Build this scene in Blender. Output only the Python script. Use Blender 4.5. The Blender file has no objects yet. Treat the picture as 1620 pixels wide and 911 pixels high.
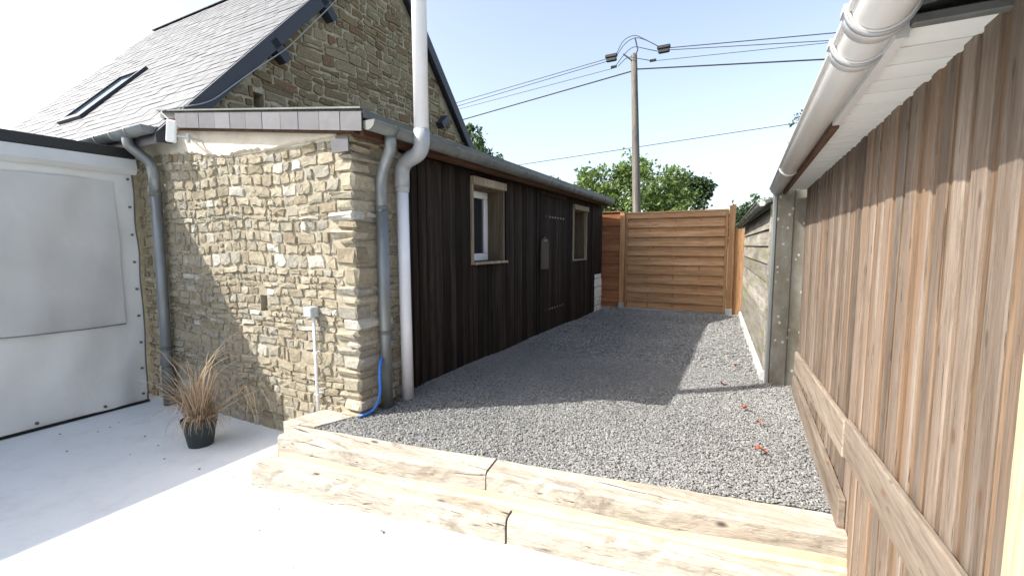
import bpy, bmesh, math, random
import numpy as np
from mathutils import Vector, Matrix
random.seed(7); RNG = np.random.default_rng(7)
R = math.radians
SC = bpy.context.scene
COL = SC.collection

# ------------------------------------------------------------------ camera
CAM = (2.3025, -2.1875, 1.155); F = 710.514; YAW, PITCH, ROLL = -0.4765, -0.0925, -0.0026
def cam_axes():
    fw = Vector((math.sin(YAW)*math.cos(PITCH), math.cos(YAW)*math.cos(PITCH), math.sin(PITCH)))
    rt = Vector((math.cos(YAW), -math.sin(YAW), 0)); up = rt.cross(fw)
    r = math.cos(ROLL)*rt + math.sin(ROLL)*up; u = -math.sin(ROLL)*rt + math.cos(ROLL)*up
    return r, u, fw
_r, _u, _f = cam_axes()
cd = bpy.data.cameras.new('camera'); cam = bpy.data.objects.new('camera', cd); COL.objects.link(cam)
cd.sensor_width = 36; cd.lens = 36*F/1620; cd.clip_start = .02; cd.clip_end = 2000
m3 = Matrix((_r, _u, -_f)).transposed()
cam.matrix_world = Matrix.Translation(CAM) @ m3.to_4x4()
SC.camera = cam
def at(px, py, axis, v):
    """the point where the sight line through a photo pixel meets the plane axis = v"""
    d = _f + _r*((px-810)/F) - _u*((py-455.5)/F); i = 'xyz'.index(axis)
    return Vector(CAM) + d*((v-CAM[i])/d[i])

# ------------------------------------------------------------------ light
SUN = Vector((1, .78, -1.22)).normalized()
w = bpy.data.worlds.new('World'); SC.world = w; w.use_nodes = True
nt = w.node_tree; sky = nt.nodes.new('ShaderNodeTexSky'); sky.sky_type = 'NISHITA'; sky.sun_disc = False
sky.sun_elevation = math.asin(-SUN.z); sky.sun_rotation = math.atan2(-SUN.x, -SUN.y)
sky.air_density = 1.0; sky.dust_density = 2.6; sky.ozone_density = .45
hs = nt.nodes.new('ShaderNodeHueSaturation'); hs.inputs['Saturation'].default_value = .74; hs.inputs['Value'].default_value = 1.06   # hazy air
nt.links.new(sky.outputs[0], hs.inputs['Color']); nt.links.new(hs.outputs[0], nt.nodes['Background'].inputs[0]); nt.nodes['Background'].inputs[1].default_value = .15
sl = bpy.data.lights.new('sun', 'SUN'); sl.energy = 4.3; sl.angle = R(.55); sl.color = (1, .96, .9)
so = bpy.data.objects.new('sun', sl); COL.objects.link(so)
so.rotation_euler = SUN.to_track_quat('-Z', 'Y').to_euler(); so.location = (-6, -4, 9)
SC.view_settings.view_transform = 'Standard'; SC.view_settings.look = 'None'
SC.view_settings.gamma = 1; SC.view_settings.use_curve_mapping = False
SC.view_settings.exposure = 1.08
SC.render.engine = 'CYCLES'

# ------------------------------------------------------------------ materials
def new_mat(name):
    m = bpy.data.materials.new(name); m.use_nodes = True
    return m, m.node_tree, m.node_tree.nodes['Principled BSDF']
class NT:
    def __init__(s, t): s.t = t
    def n(s, typ, **kw):
        x = s.t.nodes.new(typ)
        for k, v in kw.items(): setattr(x, k, v)
        return x
    def l(s, a, b): s.t.links.new(a, b)
    def coord(s, scale, rnd=True, src='Object'):
        tc = s.n('ShaderNodeTexCoord'); mp = s.n('ShaderNodeMapping'); mp.inputs['Scale'].default_value = scale
        v = tc.outputs[src]
        if rnd:
            oi = s.n('ShaderNodeObjectInfo'); mu = s.n('ShaderNodeMath', operation='MULTIPLY'); mu.inputs[1].default_value = 37.
            s.l(oi.outputs['Random'], mu.inputs[0]); ad = s.n('ShaderNodeVectorMath', operation='ADD')
            s.l(v, ad.inputs[0]); s.l(mu.outputs[0], ad.inputs[1]); v = ad.outputs[0]
        s.l(v, mp.inputs['Vector']); return mp.outputs[0]
    def noise(s, vec, scale, detail=6, rough=.6, dist=0.):
        x = s.n('ShaderNodeTexNoise'); x.inputs['Scale'].default_value = scale; x.inputs['Detail'].default_value = detail
        x.inputs['Roughness'].default_value = rough; x.inputs['Distortion'].default_value = dist
        s.l(vec, x.inputs['Vector']); return x.outputs['Fac']
    def ramp(s, fac, stops, interp='LINEAR'):
        x = s.n('ShaderNodeValToRGB'); x.color_ramp.interpolation = interp; e = x.color_ramp.elements
        while len(e) < len(stops): e.new(.5)
        for el, (p, c) in zip(e, stops):
            el.position = p; el.color = (*c, 1) if len(c) == 3 else c
        s.l(fac, x.inputs[0]); return x.outputs[0]
    def mix(s, fac, a, b, mode='MIX'):
        x = s.n('ShaderNodeMix', data_type='RGBA', blend_type=mode)
        if isinstance(fac, (int, float)): x.inputs[0].default_value = fac
        else: s.l(fac, x.inputs[0])
        for i, v in ((6, a), (7, b)):
            if isinstance(v, tuple): x.inputs[i].default_value = (*v, 1)
            else: s.l(v, x.inputs[i])
        return x.outputs[2]
    def math(s, op, a, b=0.):
        x = s.n('ShaderNodeMath', operation=op)
        for i, v in ((0, a), (1, b)):
            if isinstance(v, (int, float)): x.inputs[i].default_value = v
            else: s.l(v, x.inputs[i])
        return x.outputs[0]
    def bump(s, h, bsdf, strength=.3, dist=.01):
        x = s.n('ShaderNodeBump'); x.inputs['Strength'].default_value = strength; x.inputs['Distance'].default_value = dist
        s.l(h, x.inputs['Height']); s.l(x.outputs[0], bsdf.inputs['Normal'])
    def tint(s):
        a = s.n('ShaderNodeAttribute', attribute_name='tint'); return a.outputs['Fac']
g3 = lambda v: (v, v, v)
def simple(name, col, rough=.6, var=.12, scale=6., metal=0., bump=.1, spec=.5, stretch=(1, 1, 1), grime=None):
    m, t, b = new_mat(name); k = NT(t); v = k.coord(stretch); n = k.noise(v, scale)
    lo = tuple(c*(1-var) for c in col); hi = tuple(min(1, c*(1+var)) for c in col)
    c = k.ramp(n, [(.25, lo), (.75, hi)])
    if grime:
        gn = k.noise(v, scale*.35, 8, .7); gf = k.ramp(gn, [(.5, g3(0)), (.72, g3(1))]); c = k.mix(gf, c, grime)
    k.l(c, b.inputs['Base Color']); b.inputs['Roughness'].default_value = rough; b.inputs['Metallic'].default_value = metal
    b.inputs['Specular IOR Level'].default_value = spec
    if bump: k.bump(k.noise(v, scale*9, 4), b, bump, .004)
    return m
def wood(name, cols, axis='z', grain=26., rough=.75, bump=.35, knots=.0, knot_col=(.16, .07, .03), streak=None, objvar=.25, spec=.2, cracks=0., nails=0.):
    """weathered timber: long grain along one axis, per-board tone, optional knots and streaks of exposed colour"""
    m, t, b = new_mat(name); k = NT(t)
    s = {'x': (.07, 1, 1), 'y': (1, .07, 1), 'z': (1, 1, .07)}[axis]
    v = k.coord(s); g = k.noise(v, grain*4, 8, .65, .4); g2 = k.noise(v, grain*.8, 5, .6, .2)
    c = k.ramp(g2, [(.3, cols[0]), (.5, cols[1]), (.7, cols[2])])
    fine = k.ramp(g, [(.3, g3(.55)), (.5, g3(.95)), (.75, g3(1.1))])
    c = k.mix(1., c, fine, 'MULTIPLY')
    oi = k.n('ShaderNodeObjectInfo'); ov = k.ramp(oi.outputs['Random'], [(0, g3(1-objvar)), (1, g3(1+objvar*.6))])
    c = k.mix(1., c, ov, 'MULTIPLY')
    if streak:
        sv = k.coord(tuple(x*.55 if x < .5 else x for x in s)); sn = k.noise(sv, grain*.5, 4, .5)
        c = k.mix(k.ramp(sn, [(.55, g3(0)), (.66, g3(.8))]), c, streak)
    if knots:
        ks = {'x': (.45, 1, 1), 'y': (1, .45, 1), 'z': (1, 1, .45)}[axis]
        kv = k.coord(ks); vo = k.n('ShaderNodeTexVoronoi'); vo.inputs['Scale'].default_value = 7.; k.l(kv, vo.inputs['Vector'])
        kf = k.ramp(vo.outputs['Distance'], [(.0, g3(knots)), (.045, g3(knots*.85)), (.06, g3(knots*.3)), (.12, g3(0))]); c = k.mix(kf, c, knot_col)
    if cracks:
        cv = k.coord(tuple(x*.5 if x < .5 else x for x in s)); cn = k.noise(cv, grain*5, 3, .5, .6)
        c = k.mix(k.ramp(cn, [(.30, g3(cracks)), (.345, g3(0))]), c, tuple(x*.3 for x in cols[0]))
    if nails:
        nv = k.coord({'x': (.3, 1, 1), 'y': (1, .3, 1), 'z': (1, 1, .3)}[axis]); vn = k.n('ShaderNodeTexVoronoi'); vn.inputs['Scale'].default_value = 24.; k.l(nv, vn.inputs['Vector'])
        nf = k.math('MULTIPLY', k.ramp(vn.outputs['Distance'], [(.10, g3(nails)), (.17, g3(0))]), k.ramp(vn.outputs['Color'], [(.56, g3(0)), (.6, g3(1))])); c = k.mix(nf, c, (.06, .045, .035))
    k.l(c, b.inputs['Base Color']); b.inputs['Roughness'].default_value = rough; b.inputs['Specular IOR Level'].default_value = spec
    k.bump(g, b, bump, .004); return m
def stone_mat(name, stops, lichen=(.5, .47, .4), bump=.5, dirt=(.12, .1, .075)):
    m, t, b = new_mat(name); k = NT(t); v = k.coord((1, 1, 1), rnd=False, src='Generated')
    tc = k.n('ShaderNodeTexCoord'); geo = k.n('ShaderNodeNewGeometry'); v = geo.outputs['Position']
    c = k.ramp(k.tint(), stops)
    n = k.noise(v, 38, 8, .7); c = k.mix(1., c, k.ramp(n, [(.28, g3(.62)), (.5, g3(1)), (.72, g3(1.25))]), 'MULTIPLY')
    n2 = k.noise(v, 9, 6, .7); c = k.mix(k.ramp(n2, [(.6, g3(0)), (.75, g3(.45))]), c, lichen)
    n3 = k.noise(v, 14, 5, .65, .5); c = k.mix(k.ramp(n3, [(.63, g3(0)), (.76, g3(.5))]), c, dirt)
    k.l(c, b.inputs['Base Color']); b.inputs['Roughness'].default_value = .92; b.inputs['Specular IOR Level'].default_value = .15
    k.bump(k.math('ADD', k.noise(v, 55, 8, .75), k.noise(v, 18, 5, .6)), b, bump, .014); return m
M = {}
M['stone'] = stone_mat('limestone_rubble', [(0, (.225, .19, .13)), (.2, (.295, .255, .183)), (.4, (.345, .30, .218)), (.55, (.29, .262, .20)), (.7, (.375, .33, .245)), (.84, (.265, .248, .205)), (.94, (.41, .38, .315)), (.98, (.49, .47, .42)), (1, (.32, .25, .155))], lichen=(.52, .48, .4))
M['mortar'] = simple('lime_mortar', (.365, .322, .243), .95, .3, 26, bump=1., spec=.1, grime=(.28, .243, .18))
M['gable_stone'] = stone_mat('schist_rubble', [(0, (.16, .12, .072)), (.25, (.235, .185, .115)), (.5, (.28, .23, .15)), (.7, (.225, .19, .13)), (.85, (.33, .275, .185)), (.95, (.20, .135, .08)), (1, (.225, .14, .085))], lichen=(.33, .31, .25), dirt=(.08, .07, .055))
M['gable_mortar'] = simple('old_mortar', (.43, .37, .275), .95, .3, 20, bump=.8, spec=.1, grime=(.24, .20, .145))
M['plaster'] = simple('cream_render', (.60, .54, .44), .9, .12, 7, bump=.5, spec=.1, grime=(.52, .42, .34))
M['dark_wood'] = wood('black_stained_boards', [(.016, .0115, .0085), (.027, .0195, .015), (.053, .042, .034)], 'z', 22, .8, .5, objvar=.5, spec=.12, cracks=.8)
M['eave_wood'] = wood('red_brown_eave_board', [(.06, .03, .02), (.10, .05, .03), (.13, .075, .05)], 'y', 18, .8)
M['grey_trim'] = wood('weathered_trim', [(.22, .17, .12), (.32, .26, .19), (.42, .36, .28)], 'z', 20, .8)
M['reveal'] = wood('brown_reveal', [(.10, .075, .05), (.15, .115, .08), (.2, .16, .12)], 'z', 20, .8)
M['barn_wood'] = wood('barn_grey_boards', [(.135, .096, .069), (.19, .146, .112), (.245, .20, .162)], 'z', 24, .8, .7, knots=.8, knot_col=(.11, .055, .028), streak=(.215, .135, .08), objvar=.34, cracks=.8, nails=.7)
M['barn_strip'] = wood('barn_brown_strips', [(.12, .072, .042), (.175, .113, .068), (.22, .15, .097)], 'z', 22, .8, .45, objvar=.3)
M['rail_wood'] = wood('sawn_rail', [(.20, .155, .115), (.28, .225, .175), (.335, .28, .225)], 'y', 20, .8, .5, knots=.7, cracks=.6, nails=.5)
M['new_wood'] = wood('fresh_post', [(.50, .36, .21), (.58, .44, .28), (.64, .51, .34)], 'z', 18, .7, .3, knots=.5)
M['gate_wood'] = wood('orange_pine_slats', [(.33, .175, .085), (.43, .25, .13), (.52, .33, .19)], 'x', 20, .7, .3, knots=.8, knot_col=(.17, .06, .02), objvar=.16)
M['gate_post'] = wood('orange_pine_post', [(.34, .17, .08), (.43, .235, .115), (.5, .30, .16)], 'z', 20, .7, .3, knots=.6)
M['red_wood'] = wood('reddish_pine_slats', [(.24, .09, .045), (.32, .135, .065), (.4, .19, .095)], 'x', 20, .7, .3, knots=.7, knot_col=(.13, .04, .02), objvar=.3)
M['shed_wood'] = wood('silver_grey_lap_boards', [(.16, .14, .11), (.27, .25, .21), (.36, .34, .30)], 'y', 18, .85, .6, streak=(.17, .17, .075), objvar=.3, cracks=.8)
M['sleeper'] = wood('worn_oak_sleeper', [(.36, .30, .225), (.52, .46, .37), (.60, .545, .45)], 'x', 9, .85, 1., knots=.5, knot_col=(.15, .11, .08), streak=(.36, .29, .21), objvar=.1)
def sleeper_mat():
    m, t, b = new_mat('worn_oak_sleeper'); k = NT(t); v = k.coord((.12, 1, 1)); g = k.noise(v, 60, 9, .7, .5)
    c = k.ramp(k.noise(v, 9, 6, .65, .3), [(.3, (.335, .29, .23)), (.5, (.44, .395, .33)), (.72, (.51, .47, .40))])
    c = k.mix(1., c, k.ramp(g, [(.28, g3(.6)), (.5, g3(1)), (.75, g3(1.12))]), 'MULTIPLY')
    w_ = k.coord((.35, 1, 1)); blot = k.noise(w_, 5.5, 8, .72, .6); c = k.mix(k.ramp(blot, [(.55, g3(0)), (.68, g3(.8))]), c, (.17, .14, .105))
    crack = k.noise(k.coord((.05, 1, 1)), 30, 5, .6, 1.2); c = k.mix(k.ramp(crack, [(.33, g3(.9)), (.37, g3(0))]), c, (.06, .045, .035))
    vo = k.n('ShaderNodeTexVoronoi'); vo.inputs['Scale'].default_value = 9; k.l(k.coord((.5, 1, 1)), vo.inputs['Vector'])
    c = k.mix(k.math('MULTIPLY', k.ramp(vo.outputs['Distance'], [(.05, g3(1)), (.16, g3(0))]), k.ramp(vo.outputs['Color'], [(.55, g3(0)), (.6, g3(.9))])), c, (.05, .04, .035))
    mo = k.noise(k.coord((.6, 1, 1)), 4, 6, .7); c = k.mix(k.ramp(mo, [(.6, g3(0)), (.78, g3(.55))]), c, (.23, .235, .15))
    k.l(c, b.inputs['Base Color']); b.inputs['Roughness'].default_value = .9; b.inputs['Specular IOR Level'].default_value = .12
    k.bump(k.math('ADD', g, k.math('MULTIPLY', blot, 1.5)), b, .7, .012); return m
M['sleeper'] = sleeper_mat()
M['pole_wood'] = wood('creosote_pole', [(.11, .10, .085), (.17, .155, .135), (.24, .22, .195)], 'z', 16, .85, .5)
M['slate'] = None
def slate_mat(name, lo, hi, rough):
    m, t, b = new_mat(name); k = NT(t); v = k.coord((1, 1, 1))
    oi = k.n('ShaderNodeObjectInfo'); f = k.math('FRACT', k.math('ADD', oi.outputs['Random'], k.tint()))
    c = k.ramp(f, [(0, lo), (1, hi)]); c = k.mix(1., c, k.ramp(k.noise(v, 9, 6, .7), [(.3, g3(.8)), (.7, g3(1.15))]), 'MULTIPLY')
    k.l(c, b.inputs['Base Color']); b.inputs['Roughness'].default_value = rough; b.inputs['Specular IOR Level'].default_value = .45
    k.bump(k.noise(v, 40, 5), b, .15, .003); return m
M['slate'] = slate_mat('roof_slate', (.075, .079, .084), (.115, .119, .124), .6)
M['verge_slate'] = slate_mat('verge_slate', (.08, .078, .086), (.12, .117, .127), .55)
M['anthracite'] = simple('anthracite_metal', (.028, .032, .045), .5, .2, 5, bump=.05)
M['zinc'] = simple('weathered_zinc', (.22, .235, .24), .45, .3, 9, metal=.5, bump=.12, stretch=(1, 1, .3), grime=(.2, .2, .19))
M['old_zinc'] = simple('dull_zinc', (.13, .135, .125), .6, .3, 7, metal=.25, bump=.15, grime=(.085, .085, .075))
M['pvc'] = simple('white_pvc', (.76, .76, .79), .35, .05, 3, bump=.03, grime=(.66, .66, .68))
M['grey_and_shaded_pvc'] = simple('grey_and_shaded_pvc', (.34, .35, .36), .4, .1, 5, bump=.03, grime=(.27, .28, .29))
M['gut_pvc'] = simple('cream_grey_pvc', (.56, .555, .545), .38, .07, 4, bump=.04, stretch=(1, .2, 1), grime=(.44, .42, .39))
M['soffit'] = simple('white_soffit', (.70, .70, .67), .6, .06, 4, bump=.05, stretch=(.3, 1, 1), grime=(.58, .57, .53))
M['white_paint'] = simple('white_window', (.80, .80, .80), .35, .04, 4, bump=.02)
M['block'] = simple('white_painted_block', (.66, .64, .6), .9, .15, 14, bump=.7, grime=(.28, .25, .21))
M['plinth'] = simple('pale_cement_plinth', (.42, .41, .39), .9, .2, 14, bump=.7, grime=(.22, .21, .17))
M['black'] = simple('black_plastic', (.012, .013, .014), .5, .2, 8, bump=.1)
M['pot'] = simple('dark_green_plastic', (.016, .026, .026), .45, .2, 9, bump=.05)
M['soil'] = simple('potting_soil', (.03, .022, .016), .95, .4, 60, bump=1.)
M['blue'] = simple('blue_hose', (.03, .16, .55), .4, .1, 9, bump=.02)
M['box_grey'] = simple('grey_junction_box', (.42, .46, .48), .5, .06, 9, bump=.02)
M['copper'] = simple('bare_bolt', (.35, .33, .3), .4, .1, 9, metal=.6, bump=0)
M['tan'] = simple('tan_sand_mortar', (.52, .42, .29), .95, .12, 12, bump=.3, spec=.1)
M['wire'] = simple('black_cable', (.03, .03, .035), .6, .1, 5, bump=0)
M['wire_grey'] = simple('grey_cable', (.30, .30, .30), .6, .1, 5, bump=0)
M['galv_strap'] = simple('galvanised_shoe', (.5, .5, .5), .4, .1, 9, metal=.5, bump=.05)
M['dry_leaf'] = simple('red_dry_leaf', (.36, .085, .04), .7, .35, 40, bump=.2)
M['interior'] = simple('dark_interior', (.012, .011, .01), .9, .2, 3, bump=0)
M['plaque'] = wood('grey_plaque_board', [(.075, .058, .045), (.11, .088, .07), (.145, .12, .10)], 'z', 20, .85, .4)
def concrete():
    m, t, b = new_mat('white_painted_concrete'); k = NT(t); v = k.coord((1, 1, 1), rnd=False)
    c = k.ramp(k.noise(v, 1.3, 8, .65), [(.3, (.645, .68, .70)), (.7, (.72, .75, .765))])
    c = k.mix(k.ramp(k.noise(v, 5, 8, .75), [(.5, g3(0)), (.78, g3(.5))]), c, (.47, .46, .44))
    vo = k.n('ShaderNodeTexVoronoi'); vo.inputs['Scale'].default_value = 3.6; vo.inputs['Randomness'].default_value = 1.; k.l(v, vo.inputs['Vector'])
    sz = k.math('MULTIPLY', k.ramp(vo.outputs['Color'], [(.55, g3(0)), (.85, g3(.075))]), 1.)
    spot = k.math('LESS_THAN', vo.outputs['Distance'], sz)
    c = k.mix(k.math('MULTIPLY', spot, .75), c, (.1, .085, .07))
    k.l(c, b.inputs['Base Color']); b.inputs['Roughness'].default_value = .75; b.inputs['Specular IOR Level'].default_value = .2
    k.bump(k.noise(v, 60, 8, .7), b, .25, .004); return m
M['concrete'] = concrete()
def gravel_mat(name, stone=True):
    m, t, b = new_mat(name); k = NT(t); geo = k.n('ShaderNodeNewGeometry'); v = geo.outputs['Position']
    if stone: c = k.ramp(k.tint(), [(0, (.16, .162, .158)), (.3, (.21, .212, .205)), (.55, (.255, .255, .246)), (.8, (.30, .296, .28)), (.93, (.35, .332, .295)), (1, (.46, .445, .41))])
    else: c = k.ramp(k.noise(v, 150, 4, .7), [(.3, (.13, .128, .12)), (.7, (.25, .247, .235))])
    c = k.mix(1., c, k.ramp(k.noise(v, .9, 6, .65), [(.3, g3(.86)), (.7, g3(1.12))]), 'MULTIPLY')
    k.l(c, b.inputs['Base Color']); b.inputs['Roughness'].default_value = .85; b.inputs['Specular IOR Level'].default_value = .25
    if not stone: k.bump(k.noise(v, 160, 4, .7), b, .8, .01)
    return m
M['gravel'] = gravel_mat('crushed_gravel'); M['gravel_bed'] = gravel_mat('gravel_bed', False)
def tarp_mat(name, col, trans):
    m, t, b = new_mat(name); k = NT(t); v = k.coord((1, 1, 1)); n = k.noise(v, 2.2, 6, .6)
    c = k.ramp(n, [(.3, tuple(x*.92 for x in col)), (.7, tuple(x*1.04 for x in col))])
    sm = k.noise(k.coord((1, .25, 1)), 7, 6, .7); c = k.mix(k.ramp(sm, [(.58, g3(0)), (.78, g3(.3))]), c, tuple(x*.7 for x in col))
    k.l(c, b.inputs['Base Color']); b.inputs['Roughness'].default_value = .38; b.inputs['Specular IOR Level'].default_value = .45
    k.bump(k.math('ADD', k.noise(k.coord((1, 1, .5)), 3.5, 4, .5), k.math('MULTIPLY', k.noise(k.coord((1, 1.2, .8)), 2.4, 2, .5, .8), .9)), b, .28, .04)
    tr = k.n('ShaderNodeBsdfTranslucent'); k.l(c, tr.inputs[0]); mx = k.n('ShaderNodeMixShader'); mx.inputs[0].default_value = trans
    out = [x for x in t.nodes if x.type == 'OUTPUT_MATERIAL'][0]
    k.l(b.outputs[0], mx.inputs[1]); k.l(tr.outputs[0], mx.inputs[2]); k.l(mx.outputs[0], out.inputs[0]); return m
M['tarp'] = tarp_mat('white_pvc_tarpaulin', (.66, .67, .665), .14); M['flap'] = tarp_mat('grey_mesh_flap', (.55, .555, .55), .12)
def sheet_metal():
    m, t, b = new_mat('galvanised_sheet'); k = NT(t); v = k.coord((1, 1, .5)); n = k.noise(v, 4, 8, .7)
    c = k.ramp(n, [(.32, (.12, .105, .075)), (.5, (.20, .185, .145)), (.68, (.29, .285, .26))])
    vo = k.n('ShaderNodeTexVoronoi'); vo.inputs['Scale'].default_value = 20; k.l(k.coord((1, 1, .8)), vo.inputs['Vector'])
    wn = k.noise(v, 30, 4)
    d = k.math('ADD', vo.outputs['Distance'], k.math('MULTIPLY', wn, .2))
    sp = k.ramp(d, [(.24, g3(1)), (.32, g3(0))]); keep = k.ramp(vo.outputs['Color'], [(.42, g3(0)), (.46, g3(1))])
    c = k.mix(k.math('MULTIPLY', sp, k.math('MULTIPLY', keep, .8)), c, (.62, .6, .54))
    k.l(c, b.inputs['Base Color']); b.inputs['Roughness'].default_value = .5; b.inputs['Metallic'].default_value = .25
    k.bump(n, b, .15, .01); return m
M['sheet'] = sheet_metal()
def glass_mat():
    m, t, b = new_mat('window_glass'); b.inputs['Base Color'].default_value = (.02, .025, .03, 1); b.inputs['Roughness'].default_value = .03
    b.inputs['Specular IOR Level'].default_value = .8; return m
M['glass'] = glass_mat()
def leaf_mat(name, a, c_, tr=.35):
    m, t, b = new_mat(name); k = NT(t); c = k.ramp(k.tint(), [(0, a), (1, c_)])
    k.l(c, b.inputs['Base Color']); b.inputs['Roughness'].default_value = .5; b.inputs['Specular IOR Level'].default_value = .3
    x = k.n('ShaderNodeBsdfTranslucent'); k.l(c, x.inputs[0]); mx = k.n('ShaderNodeMixShader'); mx.inputs[0].default_value = tr
    out = [q for q in t.nodes if q.type == 'OUTPUT_MATERIAL'][0]
    k.l(b.outputs[0], mx.inputs[1]); k.l(x.outputs[0], mx.inputs[2]); k.l(mx.outputs[0], out.inputs[0]); return m
M['leaf'] = leaf_mat('green_leaves', (.06, .11, .025), (.24, .33, .10), .45); M['leaf_dark'] = leaf_mat('dark_leaves', (.025, .05, .02), (.07, .11, .04))
M['leaf_pale'] = leaf_mat('pale_leaves', (.06, .10, .04), (.13, .19, .08)); M['bark'] = simple('bark', (.09, .07, .05), .9, .3, 20, bump=.6)
M['straw'] = leaf_mat('dry_grass_blades', (.26, .17, .10), (.60, .48, .34), .15)
M['ground'] = simple('meadow', (.07, .09, .03), .95, .35, 3, bump=.4)

# ------------------------------------------------------------------ mesh building
class MB:
    def __init__(s): s.v = []; s.f = []; s.t = []
    def add(s, vs, fs, tint=.5):
        b = len(s.v); s.v += [tuple(p) for p in vs]; s.f += [tuple(i+b for i in f) for f in fs]; s.t += [tint]*len(vs); return s
    def box(s, x0, x1, y0, y1, z0, z1, bev=.0, jit=.0, tint=.5):
        if not bev:
            vs = [(x, y, z) for x in (x0, x1) for y in (y0, y1) for z in (z0, z1)]
            fs = [(0, 1, 3, 2), (4, 6, 7, 5), (0, 4, 5, 1), (2, 3, 7, 6), (0, 2, 6, 4), (1, 5, 7, 3)]
        else:
            vs = []; idx = {}
            for i, x in enumerate((x0, x1)):
                for j, y in enumerate((y0, y1)):
                    for l, z in enumerate((z0, z1)):
                        sx, sy, sz = (1 if i == 0 else -1), (1 if j == 0 else -1), (1 if l == 0 else -1)
                        for a, p in enumerate(((x, y+sy*bev, z+sz*bev), (x+sx*bev, y, z+sz*bev), (x+sx*bev, y+sy*bev, z))):
                            idx[i, j, l, a] = len(vs); vs.append(p)
            I = lambda i, j, l, a: idx[i, j, l, a]
            fs = []
            for i in (0, 1): fs.append((I(i,0,0,0), I(i,0,1,0), I(i,1,1,0), I(i,1,0,0)) if i == 0 else (I(i,0,0,0), I(i,1,0,0), I(i,1,1,0), I(i,0,1,0)))
            for j in (0, 1): fs.append((I(0,j,0,1), I(1,j,0,1), I(1,j,1,1), I(0,j,1,1)) if j == 0 else (I(0,j,0,1), I(0,j,1,1), I(1,j,1,1), I(1,j,0,1)))
            for l in (0, 1): fs.append((I(0,0,l,2), I(0,1,l,2), I(1,1,l,2), I(1,0,l,2)) if l == 0 else (I(0,0,l,2), I(1,0,l,2), I(1,1,l,2), I(0,1,l,2)))
            for j in (0, 1):
                for l in (0, 1): fs.append((I(0,j,l,1), I(1,j,l,1), I(1,j,l,2), I(0,j,l,2)))
            for i in (0, 1):
                for l in (0, 1): fs.append((I(i,0,l,0), I(i,1,l,0), I(i,1,l,2), I(i,0,l,2)))
            for i in (0, 1):
                for j in (0, 1): fs.append((I(i,j,0,0), I(i,j,1,0), I(i,j,1,1), I(i,j,0,1)))
            for i in (0, 1):
                for j in (0, 1):
                    for l in (0, 1): fs.append((I(i,j,l,0), I(i,j,l,1), I(i,j,l,2)))
        if jit: vs = [tuple(c+random.uniform(-jit, jit) for c in p) for p in vs]
        return s.add(vs, fs, tint)
    def tube(s, pts, rad, n=12, caps=True, tint=.5):
        pts = [Vector(p) for p in pts]; rads = rad if isinstance(rad, (list, tuple)) else [rad]*len(pts)
        vs = []; ref = None
        for i, p in enumerate(pts):
            t = (pts[min(i+1, len(pts)-1)]-pts[max(i-1, 0)]).normalized()
            if ref is None:
                ref = Vector((1, 0, 0)) if abs(t.x) < .8 else Vector((0, 1, 0))
            a = (ref-t*ref.dot(t)).normalized(); ref = a; b = t.cross(a)
            for q in range(n):
                w_ = 2*math.pi*q/n; vs.append(p+(a*math.cos(w_)+b*math.sin(w_))*rads[i])
        fs = []
        for i in range(len(pts)-1):
            for q in range(n): fs.append((i*n+q, i*n+(q+1) % n, (i+1)*n+(q+1) % n, (i+1)*n+q))
        if caps: fs.append(tuple(reversed(range(n)))); fs.append(tuple((len(pts)-1)*n+q for q in range(n)))
        return s.add(vs, fs, tint)
    def lathe(s, c, prof, n=20):
        vs = [(c[0]+r*math.cos(2*math.pi*q/n), c[1]+r*math.sin(2*math.pi*q/n), c[2]+z) for r, z in prof for q in range(n)]
        fs = [(i*n+q, i*n+(q+1) % n, (i+1)*n+(q+1) % n, (i+1)*n+q) for i in range(len(prof)-1) for q in range(n)]
        return s.add(vs, fs)
    def halfpipe(s, a, b, r, th=.004, n=14, lip=True, over=0.):
        """half-round gutter trough from a to b (horizontal), open at the top, with a rolled front lip"""
        a, b = Vector(a), Vector(b); t = (b-a).normalized(); side = t.cross(Vector((0, 0, 1))).normalized(); vs = []
        for p in (a, b):
            for rr in (r, r-th):
                for q in range(n+1):
                    w_ = math.pi*q/n+0.; vs.append(p+side*(math.cos(w_)*rr)-Vector((0, 0, 1))*(math.sin(w_)*rr))
        m = n+1; fs = []
        for q in range(n):
            fs += [(q, q+1, 2*m+q+1, 2*m+q), (m+q+1, m+q, 3*m+q, 3*m+q+1), (q+1, q, m+q, m+q+1), (2*m+q, 2*m+q+1, 3*m+q+1, 3*m+q)]
        fs += [(0, 2*m, 3*m, m), (n, m+n, 3*m+n, 2*m+n)]
        s.add(vs, fs)
        if lip: s.tube([a+side*r, b+side*r], .008, 8)
        return s
    def disc(s, a, axis, r, n=16, h=.0, half=False):
        pass
_mats_loc = {}
def obj(name, mb, mat, parent=None, smooth=False, kind=None, label=None, share=None):
    vs = np.array(mb.v, float); lo, hi = vs.min(0), vs.max(0); org = np.array([(lo[0]+hi[0])/2, (lo[1]+hi[1])/2, lo[2]])
    me = bpy.data.meshes.new(name); me.from_pydata((vs-org).tolist(), [], mb.f); me.update()
    at_ = me.attributes.new('tint', 'FLOAT', 'POINT'); at_.data.foreach_set('value', np.array(mb.t, np.float32))
    if smooth: me.shade_smooth() if hasattr(me, 'shade_smooth') else [setattr(p, 'use_smooth', True) for p in me.polygons]
    me.materials.append(M[mat]); o = bpy.data.objects.new(name, me); COL.objects.link(o)
    pl = _mats_loc[parent.name] if parent else Vector((0, 0, 0))
    o.parent = parent; o.location = Vector(org)-pl; _mats_loc[o.name] = Vector(org)
    if kind: o['kind'] = kind
    if label: o['label'] = label
    return o
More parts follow.
